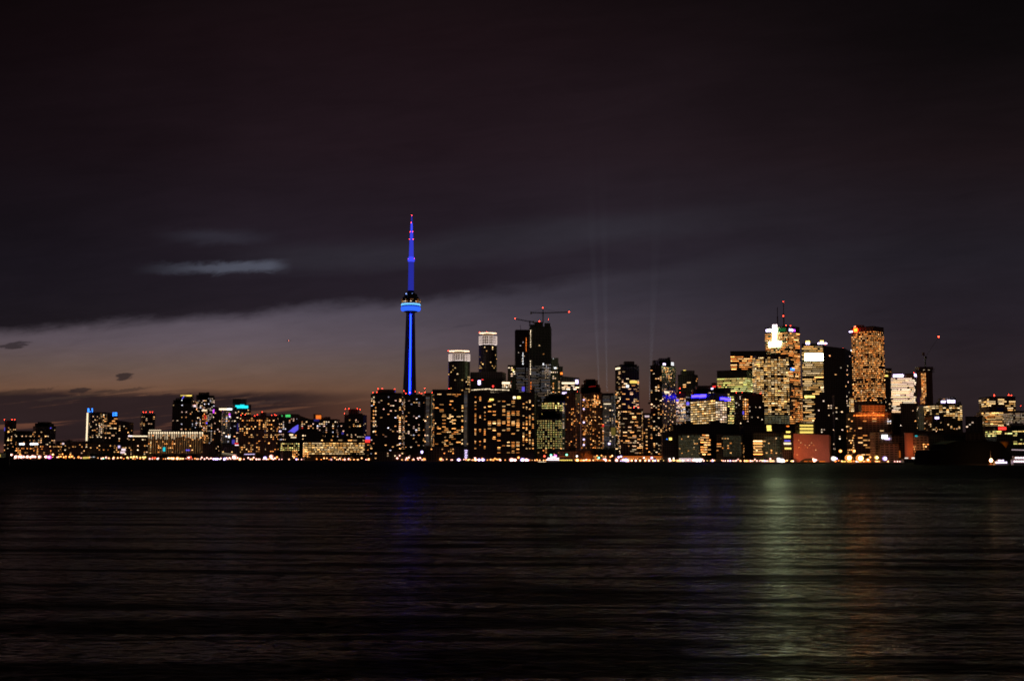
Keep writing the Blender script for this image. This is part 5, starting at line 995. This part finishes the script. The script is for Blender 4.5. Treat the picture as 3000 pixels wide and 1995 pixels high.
canopy('thin white lit canopy beside the cream canopy at the west shore', 262, 1339, 278, 1338, 'white', .8, 3170, th=1.8)
canopy('thin yellow canopy line over the boat landing', 1576, 1352, 1600, 1353, 'cream', 1.2, 2070, th=.9)
canopy('thin red canopy line above the orange boats', 1638, 1337, 1668, 1336.5, 'orange', .35, 2065, th=.8)
canopy('thin white lit roof line at the east edge above the lit boathouse', 2964, 1317, 3010, 1318.5, 'pinkwhite', .45, 1335, th=.9)
# red and white triangle tent
D = 2925; a = P(547, 1343, D)
root = thing('tent', 'small red and white lit pyramid tent on the west quay', 'tent', (a.x + 6, D, GZ))
v = [(-9, -5, 1), (9, -5, 1), (9, 5, 1), (-9, 5, 1), (0, 0, 9)]
obj('canvas', mesh('tent', v, [(0, 1, 4), (1, 2, 4), (2, 3, 4), (3, 0, 4)], emis('tent_glow_fabric', (1, .13, .07), .6)), root)
obj('lamp_head', uball(emis('pink_lamp_light_5', LAMPC['pink'], 5, True)), root, (0, -6, 5), 0, (2.4, 1, 1.4))
# white dome tent before the pink wall
D = shore(2370) + 15; c = P(2373, 1352, D); root = thing('dome_tent', 'white dome tent standing at the foot of the pink wall', 'tent', (c.x, D, GZ))
v, f = [], []
hw = 27 * D / F; hh = 11 * D / F
for i in range(7):
    for j in range(17):
        a = math.pi * j / 16; v.append((-math.cos(a) * hw * (1 - .02 * i), i * 2, math.sin(a) ** .8 * hh * (1 - .05 * i)))
for i in range(6):
    for j in range(16): f.append((i * 17 + j, i * 17 + j + 1, (i + 1) * 17 + j + 1, (i + 1) * 17 + j))
f.append(tuple(range(17)))
obj('fabric_shell', mesh('dome', v, f, base_mat('white_tent_fabric', (.75, .72, .72), .6), True), root)
# lit containers
for x0, x1, c, s, lab in ((2355, 2366, 'orange', .7, 'orange lit shipping container below the white dome tent on its left'), (2370, 2383, 'orange', .45, 'dimmer orange lit shipping container below the dome tent centre'), (2400, 2418, 'orange', .8, 'wide orange lit shipping container right of the dome tent'),
                      (2465, 2479, 'yellow', 1.6, 'yellow lit cabin below and left of the left floodlight'), (2482, 2496, 'yellow', 1.6, 'yellow lit cabin right below the left floodlight'), (2506, 2524, 'white', 1.9, 'white lit cabin below the right floodlight'), (2530, 2552, 'orange', 1.3, 'orange lit cabin right of the white one')):
    D = shore(x0) + 4; a, b_ = P(x0, 1358, D), P(x1, 1350, D); root = thing('cabin' if 'cabin' in lab else 'shipping_container', lab, 'cabin' if 'cabin' in lab else 'container', ((a.x + b_.x) / 2, D, GZ))
    w = b_.x - a.x; h_ = max(b_.z - GZ, 2.4)
    obj('shell', ubox(base_mat('painted_container_steel', (.35, .16, .08), .6)), root, (0, 1.3, 0), 0, (w, 2.5, h_)); obj('roof', ubox(ROOF), root, (0, 1.3, h_), 0, (w + .3, 2.8, .15))
    n = max(2, int(w / 2.4))
    for k in range(n): obj('lit_opening', ubox(emis('%s_cabin_light_%d' % (c, int(s * 10)), SIGNC[c], s)), root, (-w / 2 + w * (k + .5) / n, 0, h_ * .18), 0, (w / n * .82, .12, h_ * .62))
# copper dome
D = shore(1715) + 45; a = P(1715, 1346, D); root = thing('domed_hall', 'low copper coloured dome hall glowing orange from street light', 'hall', (a.x, D, GZ))
hw = 28 * D / F; hh = 33 * D / F
obj('dome', lathe([(hw * 1.05, 0), (hw * 1.02, hh * .3), (hw * .93, hh * .6), (hw * .75, hh * .83), (hw * .4, hh * .97), (.1, hh)], base_mat('copper_dome_cladding', (.40, .20, .10), .7), 32), root, (0, hw * 1.1, 0))
# long white lit pier
D = shore(2710) + 6
def dockship():
    a, b_ = P(2648, 1350, D), P(2768, 1340, D); base = Vector(((a.x + b_.x) / 2, D, GZ)); root = thing('lit_pier_shed', 'long dark pier shed under one brilliant white strip of light', 'shed', base)
    w = b_.x - a.x
    obj('wall', prism([(-w / 2, 0), (w / 2, 0), (w / 2, 10), (-w / 2, 10)], -1, P(2710, 1344.5, D).z - GZ, WALL['black']), root)
    for x0, x1, s, h_ in ((2650, 2661, 1.0, 1.4), (2670, 2700, 1.6, 1.7), (2700, 2716, 2.2, 2.2), (2716, 2748, 3.5, 3.6), (2748, 2764, 2.0, 2.8)):
        p, q = P(x0, 1343, D), P(x1, 1343, D); obj('light_strip', ubox(emis('pier_strip_light_%d' % int(s * 10), (1, .86, .72), s)), root, ((p.x + q.x) / 2 - base.x, -.4, P(x0, 1341.5, D).z - GZ - h_ / 2), 0, (q.x - p.x - .4, .5, h_))
dockship()
# grain shed, the black mass at the east
D = 1180
def profile_building(name, label, cat, pts, D, depth, mat):
    xs = [P(x, y, D) for x, y in pts]; cx = sum(p.x for p in xs) / len(xs); base = Vector((cx, D, 0)); root = thing(name, label, cat, base)
    k = len(xs); v = [(p.x - cx, 0, p.z) for p in xs] + [(p.x - cx, depth, p.z) for p in xs]
    obj('wall', mesh(name, v, [tuple(range(k))[::-1], tuple(range(k, 2 * k))] + [(i, (i + 1) % k, (i + 1) % k + k, i + k) for i in range(k)], mat), root); return root, base
root, base = profile_building('grain_shed', 'huge unlit black shed whose flat roof falls away to its right', 'shed',
    [(2716, 1372), (2722, 1318), (2770, 1316), (2772, 1300), (2800, 1292), (2840, 1289), (2925, 1293), (2936, 1299), (2952, 1318), (2966, 1336), (2966, 1372)], D, 40, base_mat('soot_black_cladding', (.018, .016, .016), .9))
obj('roof_ridge', ubox(ROOF), root, (P(2870, 1289, D).x - base.x, 12, P(2870, 1290.5, D).z), 0, (26, 8, .5))
struct('quay', (lambda a, b_: mesh('quay', [(a, D - 7, -2), (b_, D - 7, -2), (b_, D + 140, -2), (a, D + 140, -2), (a, D - 7, 1.2), (b_, D - 7, 1.2), (b_, D + 260, 1.2), (a, D + 260, 1.2)], BOXF, GMAT))(P(2700, 1360, D).x, P(3100, 1360, D).x))
# funnel shaped orange tank
D2 = 1260; c = P(2944, 1316, D2); root = thing('water_tank', 'orange lit funnel shaped tank behind the falling roof of the black shed', 'tank', (c.x, D2, 1.2))
m_ = D2 / F
obj('leg', ubox(STEEL), root, (0, 0, 0), 0, (1.2, 1.2, c.z - 1.2 + 1)); obj('tank', lathe([(1.5 * m_, c.z - 1.2), (11 * m_, c.z - 1.2 + 17 * m_), (12.5 * m_, c.z - 1.2 + 23 * m_)], base_mat('orange_tank_paint', (.55, .25, .05), .6), 24), root)
# ------------------------------------------------------------------ boats
HULLD = base_mat('dark_boat_hull', (.03, .03, .035), .4); HULLW = base_mat('white_boat_paint', (.7, .7, .7), .35)
def hull_mesh(L, w, h_, mat, bow=.22):
    sec = [(-L / 2, .75), (-L / 2 + L * .08, .95), (L * .15, 1.0), (L / 2 - L * bow, .8), (L / 2 - L * bow * .4, .45), (L / 2, .03)]
    v, f = [], []
    for x, k in sec:
        y = w / 2 * k; rise = h_ * (1 + .25 * max(0, x / L * 2) ** 2)
        v += [(x, -y, rise), (x, -y * .72, -.5), (x, y * .72, -.5), (x, y, rise)]
    for i in range(len(sec) - 1):
        for j in range(3): f.append((i * 4 + j, (i + 1) * 4 + j, (i + 1) * 4 + j + 1, i * 4 + j + 1))
        f.append((i * 4, i * 4 + 3, (i + 1) * 4 + 3, (i + 1) * 4))
    f.append((0, 1, 2, 3)); f.append(tuple(len(sec) * 4 - 4 + k for k in (3, 2, 1, 0)))
    return mesh('hull', v, f, mat)
def boat(name, label, x, D, L, w, h_, decks, hullmat, lightc, s, flip=1, mast=0, rz=0.0, gap=2.2):
    p = P(x, 1350, D); base = Vector((p.x, D, 0)); root = thing(name, label, 'boat', base); root.rotation_euler = (0, 0, rz)
    o = obj('hull', hull_mesh(L, w, h_, hullmat), root); o.scale = (flip, 1, 1)
    z = h_
    for i, (k, hh_) in enumerate(decks):
        Lk = L * k
        obj('cabin', ubox(hullmat if hullmat is HULLD else HULLW), root, (-flip * L * .06, 0, z), 0, (Lk, w * .8 - i * .8, hh_))
        n = max(2, int(Lk / gap))
        mt = emis('%s_boat_window_%d' % (lightc, int(s * 10)), SIGNC.get(lightc) or LAMPC[lightc], s)
        for j in range(n): obj('window', ubox(mt), root, (-flip * L * .06 - Lk / 2 + Lk * (j + .5) / n, -(w * .8 - i * .8) / 2 - .03, z + hh_ * .28), 0, (Lk / n * .7, .1, hh_ * .5))
        z += hh_
    obj('roof', ubox(ROOF), root, (-flip * L * .06, 0, z), 0, (L * decks[-1][0] + .6, w * .8, .18))
    if mast:
        obj('mast', ubox(STEEL), root, (0, 0, z), 0, (.22, .22, mast)); obj('mast_light', uball(emis('warm_lamp_light_7', LAMPC['warm'], 7, True)), root, (0, -.2, z + mast), 0, (.35, .35, .35))
    return root
boat('ferry', 'dark ferry with a row of amber windows cut by the west edge of the view', -42, 610, 24, 7, 3.6, [(.85, 2.9)], HULLD, 'yellow', .55, 1, 5, gap=1.1)
boat('ferry', 'brightly lit white ferry moored between the landing and the orange boats', 1624, shore(1624) - 22, 28, 8, 2.2, [(.85, 3.0), (.7, 2.6), (.4, 2.4)], HULLW, 'pinkwhite', 3.2, 1, 3)
boat('tour_boat', 'long tour boat with an unbroken row of orange lights left of the copper dome', 1660, shore(1660) - 14, 24, 6, 1.6, [(.95, 3.2)], HULLD, 'yellow', 1.6, 1, 0, gap=3)
boat('tour_boat', 'tour boat with dim orange lights moored under the market shed', 1755, shore(1755) - 16, 22, 6, 1.6, [(.8, 2.6)], HULLD, 'orange', 1.0, -1, 0, gap=3)
boat('motor_yacht', 'small yacht with one white lit cabin under the long pavilion', 1822, shore(1822) - 18, 14, 4, 1.4, [(.6, 2.0)], HULLW, 'lilac', 3, -1, 0)
boat('motor_yacht', 'white yacht with a broad violet white lit cabin before the black shed', 2934, D - 22, 15, 4.5, 1.4, [(.75, 2.4), (.4, 1.6)], HULLW, 'lilac', 4, 1, 0)
boat('cruise_boat', 'white lit two deck boat cut by the east edge of the view', 3012, D - 30, 30, 8, 2, [(.9, 3.4), (.8, 3.2)], HULLW, 'pinkwhite', 2.4, 1, 0)
# orange lit work buoy with mast
q = P(2903, 1362, D - 24); root = thing('channel_light', 'glaring orange channel light on a tripod with a thin mast before the black shed', 'beacon', (q.x, D - 24, 0))
obj('float', lathe([(1.8, -.5), (2.6, .3), (2.2, 1.3), (.4, 1.5)], base_mat('orange_buoy_paint', (.6, .2, .04), .5), 16), root)
obj('mast', ubox(base_mat('pale_mast_paint', (.5, .4, .35), .5)), root, (0, 0, 1.4), 0, (.35, .35, P(2903, 1319, D - 24).z - 1.4))
zz = P(2903, 1348, D - 24).z
obj('lamp_head', uball(emis('channel_lamp_light', (1, .50, .20), 26, True)), root, (0, -1, zz), 0, (1.6, 1.2, 1.5))
# ------------------------------------------------------------------ shore trees
LEAF = base_mat('dark_green_leaves', (.055, .075, .03), .9); BARK = base_mat('brown_bark', (.09, .06, .04), .95)
def tree_meshes(seed):
    q = random.Random(seed); v, f = [], []
    cl = [(q.uniform(-.7, .7), q.uniform(-.6, .6), q.uniform(.45, 1.0), q.uniform(.22, .42)) for _ in range(11)]
    for cx, cy, cz, cr in cl:
        for _ in range(110):
            d_ = Vector((q.gauss(0, 1), q.gauss(0, 1), q.gauss(0, 1))).normalized() * cr * q.uniform(.5, 1.08); c = Vector((cx, cy, cz)) + d_
            a = Vector((q.gauss(0, 1), q.gauss(0, 1), q.gauss(0, 1))).normalized() * q.uniform(.03, .06); b_ = a.cross(Vector((q.gauss(0, 1), q.gauss(0, 1), q.gauss(0, 1)))).normalized() * q.uniform(.03, .06)
            k = len(v); v += [c - a, c + b_, c + a, c - b_]; f.append((k, k + 1, k + 2, k + 3))
    crown_me = mesh('tree_crown', v, f, LEAF)
    seg = [((0, 0, 0), (0, 0, .35), .075), ((0, 0, .33), (.03, 0, .75), .05)] + [((0, 0, .3), (cx * .8, cy * .8, cz), .022) for cx, cy, cz, cr in cl]
    return crown_me, bars(seg, BARK)
TM = [tree_meshes(k) for k in range(4)]
def tree(x, ytop, wpx, D, label, group, k):
    p = P(x, ytop, D); base = Vector((p.x, D, GZ)); h_ = p.z - GZ; root = thing('broadleaf_tree', label, 'tree', base, group)
    w = wpx * D / F / 1.9
    obj('crown', TM[k % 4][0], root, (0, 0, 0), k * .9, (w, w, h_ / 1.25)); obj('trunk', TM[k % 4][1], root, (0, 0, 0), k * .9, (w, w, h_ / 1.25))
for i, (x, y, w) in enumerate([(1038, 1324, 44), (1022, 1332, 30), (1056, 1331, 24)]): tree(x, y, w, shore(x) + 18, 'black round tree clump silhouetted before the right end of the yellow office', 'trees before the yellow office', i)
for i, (x, y, w) in enumerate([(1077, 1331, 26), (1092, 1329, 30)]): tree(x, y, w, shore(x) + 14, 'black tree at the foot of the first black harbour tower', 'trees at the first harbour tower', i + 1)
for i, (x, y, w) in enumerate([(196, 1287, 26), (212, 1286, 30), (228, 1289, 24)]): tree(x, y, w, shore(x) + 260, 'low dark tree on the rise left of the light strip tower', 'trees on the rise', i)
for i in range(14): tree(455 + i * 9, 1329 + (i % 3) * 1.5, 15, shore(470) + 25, 'low dark tree in the row before the long slab block', 'trees before the slab block', i)
for i in range(7): tree(272 + i * 13, 1325 + (i * 7 % 5), 17, shore(300) + 30, 'dark tree in the loose row below the blue signed towers', 'trees below the blue signed towers', i + 2)
for i, (x, y, w) in enumerate([(1212, 1313, 22), (1232, 1303, 24), (1250, 1308, 26), (1196, 1320, 18)]): tree(x, y, w, shore(x) + 10, 'dark tree behind the raised violet white lamp', 'trees by the raised lamp', i)
for i, (x, y, w) in enumerate([(1662, 1316, 28), (1680, 1308, 26), (1745, 1307, 30), (1768, 1306, 30), (1790, 1310, 28), (1820, 1322, 26), (1850, 1325, 24)]): tree(x, y, w, shore(x) + 62, 'dark tree rising behind the copper dome and the market shed', 'trees behind the dome', i)
for i, (x, y, w) in enumerate([(620, 1322, 20), (638, 1326, 16), (735, 1326, 22), (755, 1328, 20), (770, 1330, 16)]): tree(x, y, w, shore(x) + 30, 'dark tree among the marina buildings', 'marina trees', i + 1)

# ------------------------------------------------------------------ floodlights of the place, plus two unseen spots added for quay glow
def spot(x, y, D, tx, ty, tD, watts, col, cone=100, soft=1.0, name='floodlight_beam'):
    l = bpy.data.lights.new(name, 'SPOT'); l.color = col; l.energy = watts; l.spot_size = R(cone); l.spot_blend = 1; l.shadow_soft_size = soft
    o = bpy.data.objects.new(name, l); C.objects.link(o); o.location = P(x, y, D)
    o.rotation_euler = (P(tx, ty, tD) - o.location).to_track_quat('-Z', 'Y').to_euler()
Q = {(r['x0'], r['x1']): r['D'] for r in RECS}
dq = Q[(2325, 2435)]
spot(2322, 1350, dq - 32, 2350, 1320, dq, 42000, (1, .28, .10), 120)
spot(2385, 1350, dq - 40, 2390, 1300, dq, 32000, (1, .42, .30), 130)
spot(2425, 1350, dq - 45, 2420, 1300, dq, 18000, (1, .42, .30), 130)
ds = Q[(2655, 2686)]
spot(2664, 1336, ds - 22, 2670, 1290, ds, 16000, (1, .26, .06), 130)
dr = Q[(2497, 2612)]
spot(2585, 1206, dr - 14, 2565, 1192, dr + 8, 22000, (1, .22, .04), 150)
spot(2545, 1206, dr - 14, 2540, 1192, dr + 8, 12000, (1, .22, .04), 150)
dd = shore(1715) + 45
spot(1738, 1350, dd - 22, 1722, 1330, dd + 5, 14000, (1, .28, .05), 140)
spot(2485, 1344, shore(2485) - 4, 2520, 1290, dr, 30000, (1, .30, .07), 140)  # added unseen spot, puts an orange glow on the hotel base
spot(2545, 1346, shore(2545) - 4, 2560, 1300, dr, 22000, (1, .30, .07), 140)  # second added spot for the same orange glow
spot(1850, 1348, shore(1850) - 6, 1860, 1330, shore(1850) + 60, 5000, (1, .5, .4), 150)
spot(2575, 1352, Q[(2578, 2640)] - 30, 2600, 1320, Q[(2578, 2640)], 5000, (1, .35, .12), 140)
spot(2930, 1335, 1240, 2944, 1305, 1262, 3000, (1, .42, .06), 120)
spot(2262, 1340, Q[(2206, 2296)] - 12, 2255, 1290, Q[(2206, 2296)], 2500, (1, .8, .4), 150)
for k, (bx_, tx_, ty_, wd_) in enumerate(((1757, 1716, 300, 44), (1779, 1762, 300, 44), (1902, 1930, 500, 48))):
    Db = 2620.0; a = P(bx_, 1178, Db); b_ = P(tx_, ty_, Db); d_ = b_ - a; Lb = d_.length
    root = thing('searchlight', ('faint searchlight beam leaning left above the pale glass block', 'faint nearly upright searchlight beam right beside the leaning one', 'faintest searchlight beam rising left of the notched tower')[k], 'searchlight', a)
    root.rotation_euler = d_.to_track_quat('Z', 'Y').to_euler()
    r1 = wd_ * Db / F / 2
    obj('housing', lathe([(2.2, -4), (2.6, -1), (2.4, -.2)], STEEL, 16), root)
    bm2 = bpy.data.materials.get('night_air') or bpy.data.materials.new('night_air'); bm2.use_nodes = True; t2 = bm2.node_tree; t2.nodes.clear()
    vs_ = t2.nodes.new('ShaderNodeVolumePrincipled'); vs_.inputs['Density'].default_value = .0016; vs_.inputs['Color'].default_value = (.9, .92, 1, 1)
    if not vs_.inputs['Density'].is_linked:
        tc2 = t2.nodes.new('ShaderNodeTexCoord'); sz = t2.nodes.new('ShaderNodeSeparateXYZ'); t2.links.new(tc2.outputs['Object'], sz.inputs[0])
        mz = t2.nodes.new('ShaderNodeMapRange'); mz.interpolation_type = 'SMOOTHSTEP'; t2.links.new(sz.outputs[2], mz.inputs[0]); mz.inputs[1].default_value = 0; mz.inputs[2].default_value = 640; mz.inputs[3].default_value = .0013; mz.inputs[4].default_value = 0
        t2.links.new(mz.outputs[0], vs_.inputs['Density'])
    t2.links.new(vs_.outputs[0], t2.nodes.new('ShaderNodeOutputMaterial').inputs['Volume'])
    obj('beam', lathe([(2.0, 1), (r1, Lb)], bm2, 20), root, kind='stuff')
    l = bpy.data.lights.new('searchlight_lamp', 'SPOT'); l.color = (.85, .9, 1); l.energy = (7e6, 7e6, 4e6)[k]; l.spot_size = 2 * math.atan(r1 / Lb) * 1.05; l.spot_blend = .5; l.shadow_soft_size = 1.2
    o = bpy.data.objects.new('searchlight_lamp', l); C.objects.link(o); o.parent = root; o.location = (0, 0, 0.5); o.rotation_euler = (math.pi, 0, 0)
print('objects', len(bpy.data.objects))
